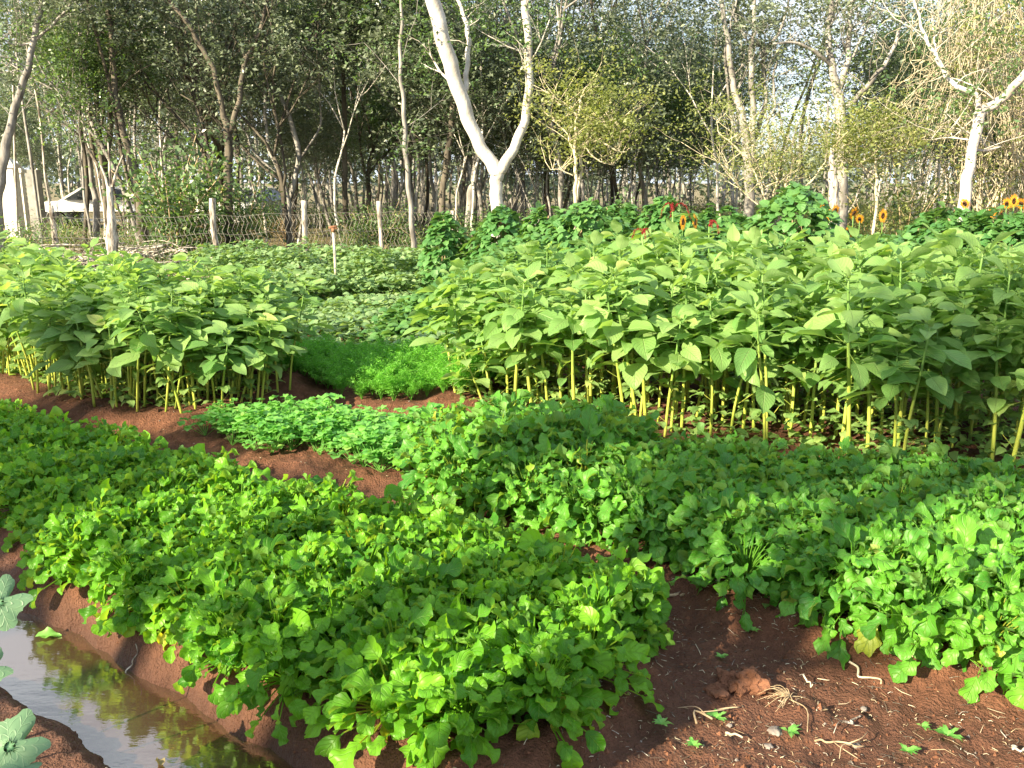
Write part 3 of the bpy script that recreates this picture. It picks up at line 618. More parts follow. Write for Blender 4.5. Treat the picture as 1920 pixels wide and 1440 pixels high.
sfl = [(1540, 390, 10.2, 'leftmost sunflower beside the tall vine cone'), (1556, 402, 10.0, 'sunflower low against the white broken snag'), (1565, 393, 10.3, 'sunflower immediately left of the white broken snag'), (1600, 398, 10.0, 'upper sunflower right of the white broken snag'),
       (1612, 408, 9.9, 'lower sunflower right of the white broken snag'), (1655, 404, 10.1, 'lone sunflower between the snag and the orange cluster'), (1862, 396, 9.6, 'topmost flower of the orange sunflower cluster'), (1872, 404, 9.4, 'large bright orange sunflower in the right cluster'),
       (1852, 410, 9.5, 'lowest left flower of the orange sunflower cluster'), (1902, 376, 9.8, 'dark centred sunflower high near the right edge'), (1916, 380, 9.7, 'dark sunflower cut by the right edge of the picture'), (1888, 380, 10, 'dark sunflower above the orange cluster'), (1302, 417, 8.6, 'small orange sunflower right of the red tassels'), (1280, 415, 8.7, 'orange flower close behind the red tassels'), (1590, 436, 9.8, 'low sunflower sunk among leaves beneath the snag'), (1810, 380, 10, 'dim sunflower at the foot of the white leaning trunk')]
for i, (u, v, d, lb) in enumerate(sfl):
    q = unpx(u, v, d); rr = np.random.RandomState(80 + i); o = sunflower(80 + i, q[2], rr.uniform(-.9, .35), -PI / 2 + rr.uniform(-1.3, 1.0)); o.location = (q[0], q[1], 0); s_ = .95 if i == 7 else .42 if i in (12, 13) else rr.uniform(.5, .75); o.scale = (s_, s_, 1)
    tag(o, lb, 'sunflower', 'sunflowers behind the vine mounds')

# ------------------------------------------------------------------ trees
def grow(tb, p, d, L_, rad, lev, tips, r, maxlev=3, up=.25, wob=.22, spread=.7, kids=(3, 5), mi=0):
    n = max(4, int(L_ / .35)); P = [p]; dd = nrm(np.array(d, float)); st = L_ / n
    for i in range(n):
        dd = nrm(dd + r.normal(0, wob * .5, 3) + [0, 0, up * .18]); P.append(P[-1] + dd * st)
    P = np.array(P); tube(tb, P, [rad, rad * .55] if lev < maxlev else [rad, rad * .25], 8 if lev == 0 else (5 if lev < 3 else 3), tint=r.rand(), mi=mi)
    if lev >= maxlev: tips.append((P[-1], lev)); tips.append((P[len(P) // 2], lev)); return
    m = r.randint(*kids)
    for i in range(m):
        f = r.uniform(.45, 1) if i else 1.; k_ = int(f * n); a = r.rand() * 6.28; side = nrm(np.cross(dd, [math.cos(a), math.sin(a), .3]))
        grow(tb, P[k_], nrm(dd + side * spread * r.uniform(.6, 1.3)), L_ * r.uniform(.5, .75), rad * .55 * (1.1 - .4 * f + .2), lev + 1, tips, r, maxlev, up, wob, spread, kids, mi)
def crown_mb(tips, r, per, rad, size, asp=.45, extra=None, low=None):
    mb = MB(); C_ = []; T0 = []
    for p, l in tips:
        rr_ = rad * r.uniform(.7, 1.4); k_ = max(2, int(per * r.uniform(.3, 1.5) / 9)); c = p + r.normal(0, 1, (k_, 3)) * [rr_ * .6, rr_ * .6, rr_ * .4]
        C_.append((c[:, None] + r.normal(0, .075, (k_, 9, 3)) * [1, 1, .6]).reshape(-1, 3)); T0.append(np.repeat(r.uniform(.15, .85, k_), 9))
    cloud(mb, np.concatenate(C_), size, r, asp=asp, tint=np.concatenate(T0)); return mb

def tree_var(seed, H0, lean, rad, bark, leafm, per=36, crad=.45, size=.115, up=.3, maxlev=3, spread=.7, L2=2.6, kids=(3, 5), name='forest_tree', wob=.12):
    r = np.random.RandomState(seed); root = empty(name, (0, 0, 0)); tb = MB(); tips = []
    n = 9; P = [np.zeros(3) - [0, 0, .15]]; d = nrm(np.array([lean * math.cos(seed), lean * math.sin(seed), 1.]))
    for i in range(n): d = nrm(d + r.normal(0, wob, 3) * [1, 1, .2] + [0, 0, .15]); P.append(P[-1] + d * H0 / n)
    rad *= .68; P = catm(P, 3); tube(tb, P, [rad * 1.35, rad, rad * .9, rad * .7], 9, rough=.12, rng=r)
    for i in range(r.randint(3, 5)):
        f = 1. if i < 2 else r.uniform(.55, .95); a = r.rand() * 6.28
        grow(tb, P[int(f * (len(P) - 1))], nrm(d + np.array([math.cos(a), math.sin(a), .2]) * spread * .8), L2 * r.uniform(.8, 1.2), rad * .55, 1, tips, r, maxlev, up, .22, spread, kids)
    tb.obj('trunk', bark, root); crown_mb(tips, r, per, crad, size).obj('crown', leafm, root)
    return root
TV = [tree_var(601, 3.4, .12, .085, M_bark, M_for), tree_var(602, 4.2, .05, .07, M_bark, M_for, L2=2.3), tree_var(603, 2.6, .2, .10, M_barkd, M_for, L2=2.8), tree_var(604, 3.8, .1, .06, M_bark, M_for2, L2=2.2),
      tree_var(605, 4.6, .08, .09, M_barkd, M_for, L2=2.6), tree_var(606, 3.0, .15, .05, M_bark, M_for, L2=2.0, per=150), tree_var(607, 3.6, .1, .11, M_bark, M_for, L2=2.8)]
# slender understorey saplings, foliage low
SV = [tree_var(621, 1.6, .2, .03, M_bark, M_for, L2=1.4, per=95, crad=.55, size=.075, name='sapling'), tree_var(622, 2.2, .15, .035, M_bark, M_for2, L2=1.4, per=95, crad=.55, size=.075, name='sapling'),
      tree_var(623, 1.2, .3, .025, M_bark, M_for, L2=1.5, per=85, crad=.5, size=.08, name='sapling'), tree_var(624, 2.6, .2, .035, M_barkw, M_for, L2=1.3, per=85, crad=.55, size=.08, name='sapling')]
# bare slender trunks
def pole_var(seed, H, rad, bark):
    r = np.random.RandomState(seed); root = empty('slender_tree', (0, 0, 0)); tb = MB(); P = [np.array([0, 0, -.15])]; d = np.array([r.uniform(-.1, .1), r.uniform(-.1, .1), 1])
    for i in range(10): d = nrm(d + r.normal(0, .07, 3)); P.append(P[-1] + d * H / 10)
    P = catm(P, 3); tube(tb, P, [rad, rad * .85, rad * .5], 7, rough=.1, rng=r); tips = []
    for i in range(6): a = r.rand() * 6.28; grow(tb, P[int(r.uniform(.45, 1) * (len(P) - 1))], [math.cos(a), math.sin(a), 1.2], r.uniform(.8, 1.6), rad * .3, 2, tips, r, 3, .3, .3, .7, (3, 5))
    tb.obj('trunk', bark, root); crown_mb(tips, r, 45, .5, .08).obj('crown', M_for, root); return root
PV = [pole_var(641 + i, 5.8 + .4 * i, [.03, .042, .028, .045, .034][i], [M_barkw, M_bark, M_dead, M_barkd, M_barkw][i]) for i in range(5)]
for i, o in enumerate(TV + SV + PV): o.location = (0, 0, -500)
usedT = set()
def plant_tree(var, k_, x, y, s_, rz, sz=1.):
    o = var[k_]
    if o.name in usedT: o = copy_tree(o)
    else: usedT.add(o.name)
    o.location = (x, y, hz(x, y)); o.scale = (s_, s_, s_ * sz); o.rotation_euler = (0, 0, rz); return o
r = np.random.RandomState(91); nt_ = 0; placed = []
def clear(x, y, dmin):
    for a, b in placed:
        if (a - x) ** 2 + (b - y) ** 2 < dmin ** 2: return False
    return True
kinds = ['slanting grey', 'straight pale', 'dark barked', 'fresh green leaved', 'tall dark', 'thin', 'stout grey']
def side_of(x, y):
    u = 960 + x / (y * .975) * FPX
    for a, b in ((150, 'at the far left edge'), (300, 'behind the bleached stump'), (500, 'behind the first fence posts'), (640, 'behind the middle of the fence'), (760, 'above the fourth fence post'), (900, 'left of the white forked tree'), (1040, 'right of the white forked tree'), (1180, 'behind the small yellow tree'), (1330, 'above the crimson tassels'), (1480, 'above the tallest vine cone'), (1640, 'around the white snag'), (1780, 'behind the yellow sapling')):
        if u < a: return b
    return 'behind the dry hanging vines'
def dep(y): return 'at the wood edge' if y < 21 else 'a little inside the wood' if y < 26 else 'deep in the wood' if y < 33 else 'far back in the wood'
for it in range(3000):
    y = 17.5 + 24 * r.rand() ** .9; x = r.uniform(-.60, .60) * y * .98
    u = 960 + x / (y * .975) * FPX
    gap = 1. if (u < 1280) else (.35 if u < 1600 else .6)
    if (u < 75 and y < 25) or (u < 300 and 26 < y < 33): continue
    if r.rand() > gap or not clear(x, y, 1.45 if u < 1280 else 2.2): continue
    if (1270 < u < 1690) or (990 < u < 1100 and y > 21): continue
    k_ = r.randint(len(TV)); o = plant_tree(TV, k_, x, y, r.uniform(.85, 1.15), r.rand() * 6.28); placed.append((x, y)); nt_ += 1
    tag(o, f'{kinds[k_]} tree {dep(y)}, {side_of(x, y)}', 'tree', f'{kinds[k_]} trees {dep(y)} {side_of(x, y)}')
    if nt_ >= 66: break
ns = 0
for it in range(3000):
    y = 18. + 22 * r.rand(); x = r.uniform(-.60, .60) * y * .98; u = 960 + x / (y * .975) * FPX
    if r.rand() > (1 if u < 1250 else .5) or not clear(x, y, .6) or (1340 < u < 1640 and y > 22): continue
    k_ = r.randint(len(PV)); o = plant_tree(PV, k_, x, y, r.uniform(.8, 1.1), r.rand() * 6.28); placed.append((x, y)); ns += 1
    kn = ['whitish wavy', 'grey', 'bleached thin', 'dark', 'pale crooked'][k_]
    tag(o, f'{kn} slender trunk {dep(y)}, {side_of(x, y)}', 'tree', f'{kn} slender trunks {dep(y)} {side_of(x, y)}')
    if ns >= 100: break
nsp = 0
for it in range(3000):
    y = 17.5 + 16 * r.rand(); x = r.uniform(-.60, .60) * y * .98; u = 960 + x / (y * .975) * FPX
    if (u < 75 and y < 25) or (85 < u < 300 and y < 31 and r.rand() < .8) or (430 < u < 500 and y < 31 and r.rand() < .7) or not clear(x, y, .8) or (1320 < u < 1640 and y > 18.5): continue
    if 60 < u < 520 and 20 < y < 34 and r.rand() < .6: continue
    k_ = r.randint(len(SV)); o = plant_tree(SV, k_, x, y, r.uniform(.85, 1.25), r.rand() * 6.28); placed.append((x, y)); nsp += 1
    kn = ['low bushy', 'fresh green', 'spreading', 'white stemmed'][k_]
    tag(o, f'{kn} sapling {dep(y)}, {side_of(x, y)}', 'sapling', f'{kn} saplings {dep(y)} {side_of(x, y)}')
    if nsp >= 80: break
print('trees', nt_, ns, nsp)
# the far wood as one mass
mb = MB(); r = np.random.RandomState(95); n = 26000
x = r.uniform(-48, 48, n); yy = r.uniform(44, 62, n); u = 960 + x / yy / .975 * FPX
top = 3.9 + 1.8 * vn(x * .25, yy * .2) * 2; top = np.where((u > 1350) & (u < 1620), 2.8, top); top = np.where((u > 980) & (u < 1110), 1.6, top)
zz = top * r.rand(n) ** .6 + .3
cloud(mb, np.stack([x, yy, zz], 1), .42, r, asp=.6)
for i in range(260): q = np.array([r.uniform(-45, 45), r.uniform(43, 60)]); tube(mb, catm([(q[0], q[1], 0), (q[0] + r.uniform(-.4, .4), q[1], 2.5), (q[0] + r.uniform(-.7, .7), q[1], 5.5)], 3), [.10, .05], 5, mi=1)
tag(mb.obj('distant_wood', [M_for, M_bark]), 'grey green distant wood closing the view behind the tree trunks', 'woodland', kind='stuff')

# --- trees one recognises in the photograph: limbs traced as paths with real depth
def hero(name, d, limbs, bark, label, leafm=None, per=0, size=.08, crad=.45, cat='tree', zb=None, twl=(.6, 1.3), tw=10, group=None, asp=.45, rs=.72):
    """limbs: list of (list of (u, v, depth offset, radius))"""
    b0 = limbs[0][0]; q0 = unpx(b0[0], b0[1], d); bx, by = q0[0], q0[1]
    root = empty(name, (bx, by, hz(bx, by))); tb = MB(); r = np.random.RandomState(abs(int(b0[0] * 7 + b0[1])) % 9999); tips = []
    org = np.array([bx, by, hz(bx, by)])
    for li, lm in enumerate(limbs):
        P = [unpx(u, v, d + o_) for u, v, o_, _ in lm]; rad = [a[3] * rs for a in lm]
        if li == 0 and P[0][2] > .1: P = [np.array([P[0][0], P[0][1], hz(P[0][0], P[0][1]) - .15])] + P; rad = [rad[0] * 1.25] + rad
        P = np.array(P) - org; Q = catm(P, 6); rr_ = np.interp(np.arange(len(Q)) / (len(Q) - 1) * (len(rad) - 1), np.arange(len(rad)), rad)
        Q = Q + np.stack([.012 * np.sin(np.arange(len(Q)) * 1.3), 0 * Q[:, 0], 0 * Q[:, 0]], 1)
        tube(tb, Q, rr_ if len(rr_) > 1 else rad[0], 12 if rad[0] > .08 else 7, rough=.07, rng=r)
        if tw:
            for i in range(tw if li else tw // 3):
                k_ = r.randint(len(Q) // 3, len(Q)); a = r.rand() * 6.28
                grow(tb, Q[k_], [math.cos(a), math.sin(a), .7], r.uniform(*twl), max(.006, rr_[k_] * .22), 2, tips, r, 3, .25, .3, .8, (2, 4))
    tb.obj('trunk', bark, root)
    if per and tips: crown_mb(tips, r, per, crad, size, asp).obj('crown', leafm, root)
    return tag(root, label, cat, group)
hero('white_forked_tree', 14.6, [[(932, 400, 0, .165), (930, 345, 0, .155), (930, 320, 0, .17), (898, 270, 0, .16), (868, 195, -.1, .175), (838, 100, -.2, .185), (812, 0, -.3, .17), (795, -90, -.4, .15), (760, -260, -.5, .10), (720, -420, -.5, .05)],
     [(936, 322, 0, .15), (962, 280, 0, .12), (986, 215, .1, .105), (992, 120, .2, .10), (984, 0, .3, .09), (975, -120, .3, .07), (990, -300, .3, .04)],
     [(872, 172, 0, .07), (876, 120, .2, .065), (878, 70, .3, .06), (870, 30, .4, .05), (850, -30, .5, .04), (840, -150, .5, .03)]], M_barkw,
     'tall forked tree with two thick white limbs rising from a whitewashed trunk', M_for2, 60, .07, tw=6, rs=.65)
hero('vine_clad_tree', 12.8, [[(1808, 372, 0, .14), (1820, 300, 0, .12), (1838, 215, 0, .13), (1858, 200, 0, .11), (1885, 180, -.1, .10), (1920, 140, -.2, .09), (1975, 80, -.3, .07), (2010, -40, -.3, .05)],
     [(1836, 215, 0, .07), (1832, 180, 0, .06), (1800, 165, 0, .06), (1775, 145, .1, .05), (1757, 110, .1, .045), (1735, 70, .2, .035), (1720, 20, .2, .03), (1700, -60, .3, .02)],
     [(1820, 280, 0, .03), (1850, 282, .1, .03), (1875, 275, .2, .02)], [(1815, 262, 0, .02), (1780, 258, .2, .015), (1745, 262, .2, .01)],
     [(1775, 145, 0, .03), (1752, 82, .2, .02), (1760, 60, .2, .012)]], M_barkw, 'bleached white leaning tree with an angular fork beside the dry hanging vines', M_for2, 10, .07, tw=6, rs=.58)
hero('dead_snag', 13.0, [[(1563, 400, 0, .10), (1562, 340, 0, .09), (1560, 300, 0, .05), (1559, 276, 0, .008)], [(1567, 385, -.02, .05), (1572, 350, 0, .04), (1577, 338, 0, .01)]], M_dead, 'short white broken snag with a pointed top above the sunflowers', tw=0, cat='dead tree')
hero('forest_tree', 16.5, [[(1578, 385, 0, .15), (1578, 300, 0, .14), (1575, 200, 0, .13), (1568, 165, 0, .11), (1560, 120, 0, .08), (1552, 60, .2, .07), (1560, 0, .3, .06), (1555, -120, .3, .04)],
     [(1578, 205, 0, .07), (1600, 190, 0, .07), (1635, 150, -.2, .06), (1668, 105, -.2, .05), (1690, 40, -.2, .04), (1700, -60, -.2, .03)], [(1575, 165, 0, .08), (1590, 110, 0, .07), (1593, 40, .2, .06), (1605, -60, .3, .04)],
     [(1562, 125, 0, .06), (1525, 95, -.2, .045), (1490, 80, -.3, .03), (1450, 82, -.4, .02)], [(1597, 110, 0, .03), (1620, 60, 0, .03), (1640, 0, 0, .02)]], M_bark, 'tall grey tree with wide spreading forks right behind the white broken snag', M_for, 26, .075, tw=10)
hero('forest_tree', 17.5, [[(1405, 370, 0, .13), (1402, 300, 0, .12), (1395, 235, 0, .10), (1375, 160, .1, .08), (1365, 80, .1, .07), (1352, 0, .2, .06), (1340, -120, .2, .04)],
     [(1410, 300, 0, .09), (1412, 200, 0, .08), (1408, 110, 0, .07), (1415, 30, .2, .05), (1410, -80, .2, .04)], [(1415, 260, .1, .07), (1435, 190, .2, .06), (1432, 110, .2, .05), (1470, 40, .2, .035), (1485, -60, .2, .02)],
     [(1432, 240, 0, .04), (1452, 200, 0, .035), (1450, 150, 0, .03), (1462, 90, 0, .02)], [(1395, 235, 0, .05), (1380, 260, .3, .04), (1360, 120, .2, .04), (1372, 40, .2, .03), (1390, -40, .2, .02)]], M_bark, 'multi stemmed grey tree with twisting pale stems against the bright sky', M_for, 18, .075, tw=9)
hero('forest_tree', 17.0, [[(428, 395, 0, .12), (428, 330, 0, .115), (428, 250, 0, .11), (418, 210, 0, .07), (400, 130, -.1, .06), (375, 85, -.1, .065), (350, 40, -.2, .06), (318, 0, -.2, .05), (280, -80, -.3, .03)],
     [(430, 250, 0, .08), (448, 190, 0, .07), (458, 120, .1, .065), (478, 80, .2, .06), (500, 10, .2, .05), (505, -80, .2, .03)], [(375, 85, 0, .03), (355, 45, .2, .02), (352, 5, .2, .015)]], M_barkd, 'dark V forked tree standing behind the second fence post from the left', M_for, 42, .08, tw=12)
hero('leaning_tree', 16.5, [[(-8, 400, 0, .16), (2, 330, 0, .12), (12, 270, 0, .11), (32, 190, 0, .09), (52, 130, 0, .08), (66, 60, 0, .07), (80, 0, .1, .06), (92, -80, .1, .05)],
     [(66, 75, 0, .04), (95, 50, 0, .035), (130, 10, 0, .03), (150, -40, 0, .02)], [(60, 80, 0, .03), (30, 85, 0, .02), (0, 70, 0, .015)]], M_bark, 'grey tree leaning right beside the white pillar at the left edge', M_for, 42, .08, tw=12)
hero('forest_tree', 15.8, [[(775, 455, 0, .09), (768, 370, 0, .085), (760, 280, 0, .075), (757, 200, 0, .07), (750, 120, 0, .06), (753, 30, 0, .05), (752, -80, 0, .04)]], M_bark, 'tall slim grey trunk just inside the fence, left of the white forked tree', M_for2, 50, .07, tw=20, rs=.55)
hero('forest_tree', 18.2, [[(540, 380, 0, .07), (528, 330, 0, .06), (505, 280, 0, .05), (497, 200, 0, .045), (498, 120, 0, .035), (505, 40, 0, .03)], [(542, 380, .2, .06), (560, 290, .2, .08), (535, 200, .2, .06), (510, 150, .3, .05), (480, 60, .3, .04)], [(528, 330, 0, .04), (480, 290, 0, .035), (462, 250, 0, .03), (445, 225, 0, .02)], [(560, 300, .2, .04), (600, 235, .2, .03), (598, 140, .2, .025), (610, 40, .2, .02)]], M_bark, 'several stemmed tree with curving stems near the middle of the fence', M_for, 55, .08, tw=9)
hero('forest_tree', 18.5, [[(195, 340, 0, .07), (185, 240, 0, .065), (180, 140, 0, .06), (192, 60, 0, .05), (198, -20, 0, .04)], [(190, 335, .3, .1), (205, 250, .3, .09), (212, 100, .3, .08), (205, 0, .3, .06)]], M_barkd, 'pair of dark upright trunks behind the bleached stump by the fence', M_for, 42, .08, tw=12)
hero('forest_tree', 17.8, [[(262, 375, 0, .12), (250, 310, 0, .11), (232, 250, 0, .09), (215, 160, 0, .08), (208, 60, 0, .07), (195, -40, 0, .05)]], M_barkd, 'dark trunk leaning left, right of the bleached stump', M_for, 42, .08, tw=14)
hero('forest_tree', 19.0, [[(880, 385, 0, .11), (890, 330, 0, .10), (905, 240, 0, .09), (918, 180, 0, .06), (905, 120, 0, .05), (900, 20, 0, .04)], [(905, 240, 0, .05), (930, 180, 0, .045), (950, 150, 0, .03)]], M_bark, 'greyish forked tree seen through the fork of the white tree', M_for, 42, .08, tw=14)
hero('forest_tree', 17.6, [[(828, 390, 0, .09), (838, 300, 0, .08), (848, 220, 0, .08), (852, 120, 0, .07), (856, 20, 0, .05)]], M_barkd, 'dark straight trunk just left of the white forked tree', M_for, 42, .08, tw=12)
hero('yellow_tree', 14.4, [[(1078, 385, 0, .045), (1080, 330, 0, .04), (1078, 280, 0, .035), (1082, 220, 0, .03), (1096, 165, 0, .02)], [(1080, 380, .1, .035), (1090, 320, .1, .03), (1092, 275, .1, .03), (1120, 265, 0, .025), (1165, 285, 0, .015), (1185, 275, 0, .01)],
     [(1092, 275, 0, .02), (1130, 240, 0, .018), (1170, 250, 0, .01)], [(1080, 300, 0, .02), (1062, 250, 0, .018), (1035, 225, 0, .01)], [(1080, 240, 0, .02), (1110, 232, 0, .015), (1150, 225, 0, .01)], [(1092, 270, 0, .015), (1120, 300, 0, .012), (1150, 310, 0, .008)], [(1075, 330, 0, .012), (1050, 318, 0, .01), (1032, 318, 0, .006)], [(1082, 220, 0, .02), (1070, 200, 0, .015), (1045, 195, 0, .01)]],
     M_straw, 'small bare twigged tree with yellow leaves right of the white forked tree', M_yel, 4, .06, crad=.28, tw=9, twl=(.3, .7), asp=.5)
hero('yellow_tree', 13.6, [[(1642, 390, 0, .03), (1643, 330, 0, .028), (1640, 290, 0, .02), (1650, 275, 0, .012)], [(1642, 330, 0, .02), (1620, 315, 0, .015), (1600, 310, 0, .01)], [(1641, 300, 0, .015), (1670, 285, 0, .012), (1700, 285, 0, .01)], [(1641, 295, 0, .015), (1625, 272, 0, .012), (1615, 268, 0, .008)]], M_straw, 'small yellow crowned sapling between the snag and the white leaning tree', M_yel, 16, .06, crad=.32, tw=12, twl=(.3, .6))
hero('arching_shrub', 13.5, [[(1440, 400, 0, .02), (1400, 300, 0, .015), (1350, 250, 0, .01), (1345, 225, 0, .006)], [(1445, 400, 0, .02), (1520, 340, 0, .018), (1560, 285, 0, .01), (1590, 250, 0, .006)], [(1442, 400, .2, .02), (1455, 340, .2, .015), (1450, 270, .2, .01)], [(1440, 400, .1, .02), (1425, 330, .1, .015), (1405, 240, .1, .01)], [(1450, 400, .1, .015), (1480, 330, .1, .012), (1495, 270, .1, .008)], [(1438, 400, .1, .015), (1385, 350, .1, .012), (1360, 310, .1, .008)]], M_straw, 'sunlit shrub of thin arching stems with small yellow green leaves', M_yel, 11, .05, crad=.45, tw=12, twl=(.3, .8), cat='shrub')

# yellow sprays that sprout on the right limb of the white tree: its own leaves
# dry hanging vines on the right
mb = MB(); r = np.random.RandomState(111)
for i in range(300):
    u = r.normal(1850, 38) if i % 3 else r.uniform(1790, 1985); v0 = r.uniform(-90, 130); v1 = v0 + r.uniform(90, 340); d = 13.5 + r.uniform(0, 1.3); P = []; du = r.normal((u - 1850) * .12, 7)
    for k_ in range(8): P.append(unpx(u, v0 + (v1 - v0) * k_ / 7, d)); du = du * .7 + r.normal((u - 1850) * .04, 7); u += du; d += r.normal(0, .04)
    tube(mb, catm(P, 3), r.uniform(.0025, .007), 3, tint=r.rand(), cap=False)
for i in range(150):
    u = r.uniform(1700, 1960); v = r.uniform(-20, 330); P = [unpx(u, v, 13.8)]; a = r.rand() * 6.28
    for k_ in range(6): a += r.normal(0, .8); u += math.cos(a) * 20; v += math.sin(a) * 14 + 5; P.append(unpx(u, v, 13.6 + r.uniform(0, .5)))
    tube(mb, catm(P, 4), r.uniform(.0025, .007), 3, cap=False)
for i in range(90):
    u = r.uniform(1800, 1975); P = [unpx(u, 415, 13.9)]
    for k_ in range(6): u += r.normal(0, 13); P.append(unpx(u, 415 - 38 * (k_ + 1), 13.9 + r.uniform(-.2, .2)))
    tube(mb, catm(P, 4), [r.uniform(.005, .012), .002], 4, cap=False)
cc = np.stack([unpx(a_, b_, 13.7 + c_) for a_, b_, c_ in zip(r.uniform(1780, 1975, 260), r.uniform(-40, 400, 260), r.uniform(-.4, .8, 260))]); cloud(mb, np.repeat(cc, 8, 0) + r.normal(0, .09, (2080, 3)), .08, r, mi=1)
tag(mb.obj('dry_hanging_vines', [M_straw, M_yel]), 'curtain of dry straw coloured vines hanging at the upper right', 'vine')

# shrubs at the wood's edge
def shrub_mb(seed, rad, H, n, size, mat, name, low=.0, stems=8, twig=M_twig):
    r = np.random.RandomState(seed); mb = MB(); C_ = []
    for i in range(stems):
        a = r.rand() * 6.28; q = np.array([math.cos(a) * rad * r.uniform(.2, .9), math.sin(a) * rad * r.uniform(.2, .9), H * r.uniform(.55, 1)])
        P = catm([(0, 0, -.05), q * [.35, .35, .55], q], 4); tube(mb, P, [.012, .004], 4, mi=1)
        for k_ in range(n // stems): f = r.uniform(.25, 1.05); C_.append(P[min(int(f * (len(P) - 1)), len(P) - 1)] + r.normal(0, .12 * rad + .05, 3))
    cloud(mb, np.array(C_), size, r, asp=.5); return mb.mesh(name, [mat, twig])
SH = [('green_shrub', shrub_mb(701, .8, 1.3, 1500, .065, M_for2, 'green_shrub')), ('green_shrub', shrub_mb(702, .7, 1.0, 1300, .06, M_for2, 'green_shrub')), ('dry_shrub', shrub_mb(703, .8, .9, 500, .05, M_dry, 'dry_shrub', stems=26)), ('yellow_shrub', shrub_mb(704, .7, 1.5, 1100, .055, M_yel, 'yellow_shrub')), ('dry_shrub', shrub_mb(705, .6, .7, 350, .05, M_dry, 'dry_shrub', stems=30))]
r = np.random.RandomState(120); nn = 0
for it in range(230):
    y = r.uniform(16.3, 21) if it < 130 else r.uniform(21, 34); x = r.uniform(-.6, .6) * y; u = 960 + x / y / .975 * FPX
    k_ = r.choice(5, p=[.3, .25, .2, .05, .2]) if u < 1250 else r.choice(5, p=[.35, .25, .1, .2, .1])
    if (y < 21 and not clear(x, y, .5)) or (u < 300 and 17.5 < y < 31 and r.rand() < .75): continue
    nm, me = SH[k_]; o = bpy.data.objects.new(nm, me); COL.objects.link(o); s_ = r.uniform(.5, .95); 
    if y < 17.5 and u < 800: s_ *= .6
    o.location = (x, y, hz(x, y)); o.rotation_euler = (0, 0, r.rand() * 6.28); o.scale = (s_ * 1.2, s_ * 1.2, s_)
    kn = ['leafy green', 'low green', 'twiggy brown', 'yellow green', 'low dry'][k_]; tag(o, f'{kn} shrub {dep(y)}, {side_of(x, y)}', 'shrub', f'{kn} shrubs {dep(y)} {side_of(x, y)}'); nn += 1
specials = [(1700, 14.2, 3, 1.3, 'large sunlit pale green bush left of the white leaning trunk'), (1745, 14.6, 0, 1.25, 'green bush right behind the foot of the white leaning trunk'), (1640, 15, 3, 1.0, 'yellow green bush beneath the yellow crowned sapling'), (320, 16.2, 0, 1.9, 'large feathery dark green bush between the bleached stump and the second post'), (385, 16.6, 0, 1.7, 'dark green bush right behind the second fence post'), (455, 17.2, 0, 1.35, 'broad leaved bush in front of the white car'),
            (1240, 14.6, 0, 1.05, 'tall fresh green bush left of the twisting grey stems'), (1180, 15.2, 0, 1.05, 'green bush between the yellow tree and the sky gap'), (20, 13.0, 1, 1.0, 'green bush at the left edge before the brush heap'), (285, 12.6, 4, .7, 'dry weedy clump just behind the left amaranth stand'), (1890, 14.5, 3, 1.4, 'yellow green bush under the hanging vines'), (700, 15.2, 4, .8, 'dry yellowish clump at the foot of the fourth fence post'), (300, 12.8, 1, .55, 'small bluish green bush behind the left amaranth stand'), (15, 16.8, 1, .95, 'low green bush hiding the foot of the white pillar'), (110, 19, 1, .8, 'low bush before the nose of the parked white car'), (250, 20, 1, .85, 'low bush before the tail of the parked white car'), (170, 17.5, 4, .9, 'dry weeds in front of the parked white car')]
for u, d, k_, s_, lb in specials:
    nm, me = SH[k_]; o = bpy.data.objects.new(nm, me); COL.objects.link(o); q = unpx(u, 400, d); o.location = (q[0], q[1], hz(q[0], q[1])); o.scale = (s_, s_, s_); o.rotation_euler = (0, 0, u * .37); tag(o, lb, 'shrub')

# weeds and litter on the ground before the wood
mb = MB(); r = np.random.RandomState(130); n = 16000
y = r.uniform(12.5, 24, n); x = r.uniform(-.62, .62, n) * y; k_ = ((x < -4.2) | (y > 15.2)); x, y = x[k_], y[k_]; n = len(x)
z = height(x, y) + r.rand(n) ** 2 * .28
cloud(mb, np.stack([x, y, z], 1), .10, r, asp=.18, hang=-.4)
tag(mb.obj('dry_grass', M_dry), 'dry grass and weeds on the ground before the wood', 'grass', kind='stuff')
mb = MB()
for i in range(330):
    q = unpx(r.uniform(-20, 380), 0, r.uniform(12.4, 16.5)); z0 = hz(q[0], q[1]) + abs(r.normal(0, .16)) + .25 * math.exp(-((q[0] + 6.6) / 1.2) ** 2); a = r.rand() * 6.28; l_ = r.uniform(.3, 1.1)
    p = np.array([q[0], q[1], z0]); e = np.array([math.cos(a), math.sin(a), r.uniform(-.15, .3)]) * l_
    tube(mb, catm([p - e / 2, p + r.normal(0, .04, 3), p + e / 2], 3), [r.uniform(.008, .022), .005], 5, tint=r.rand())
tag(mb.obj('brush_heap', M_dead), 'heap of dead grey branches behind the left amaranth stand', 'brushwood', kind='stuff')

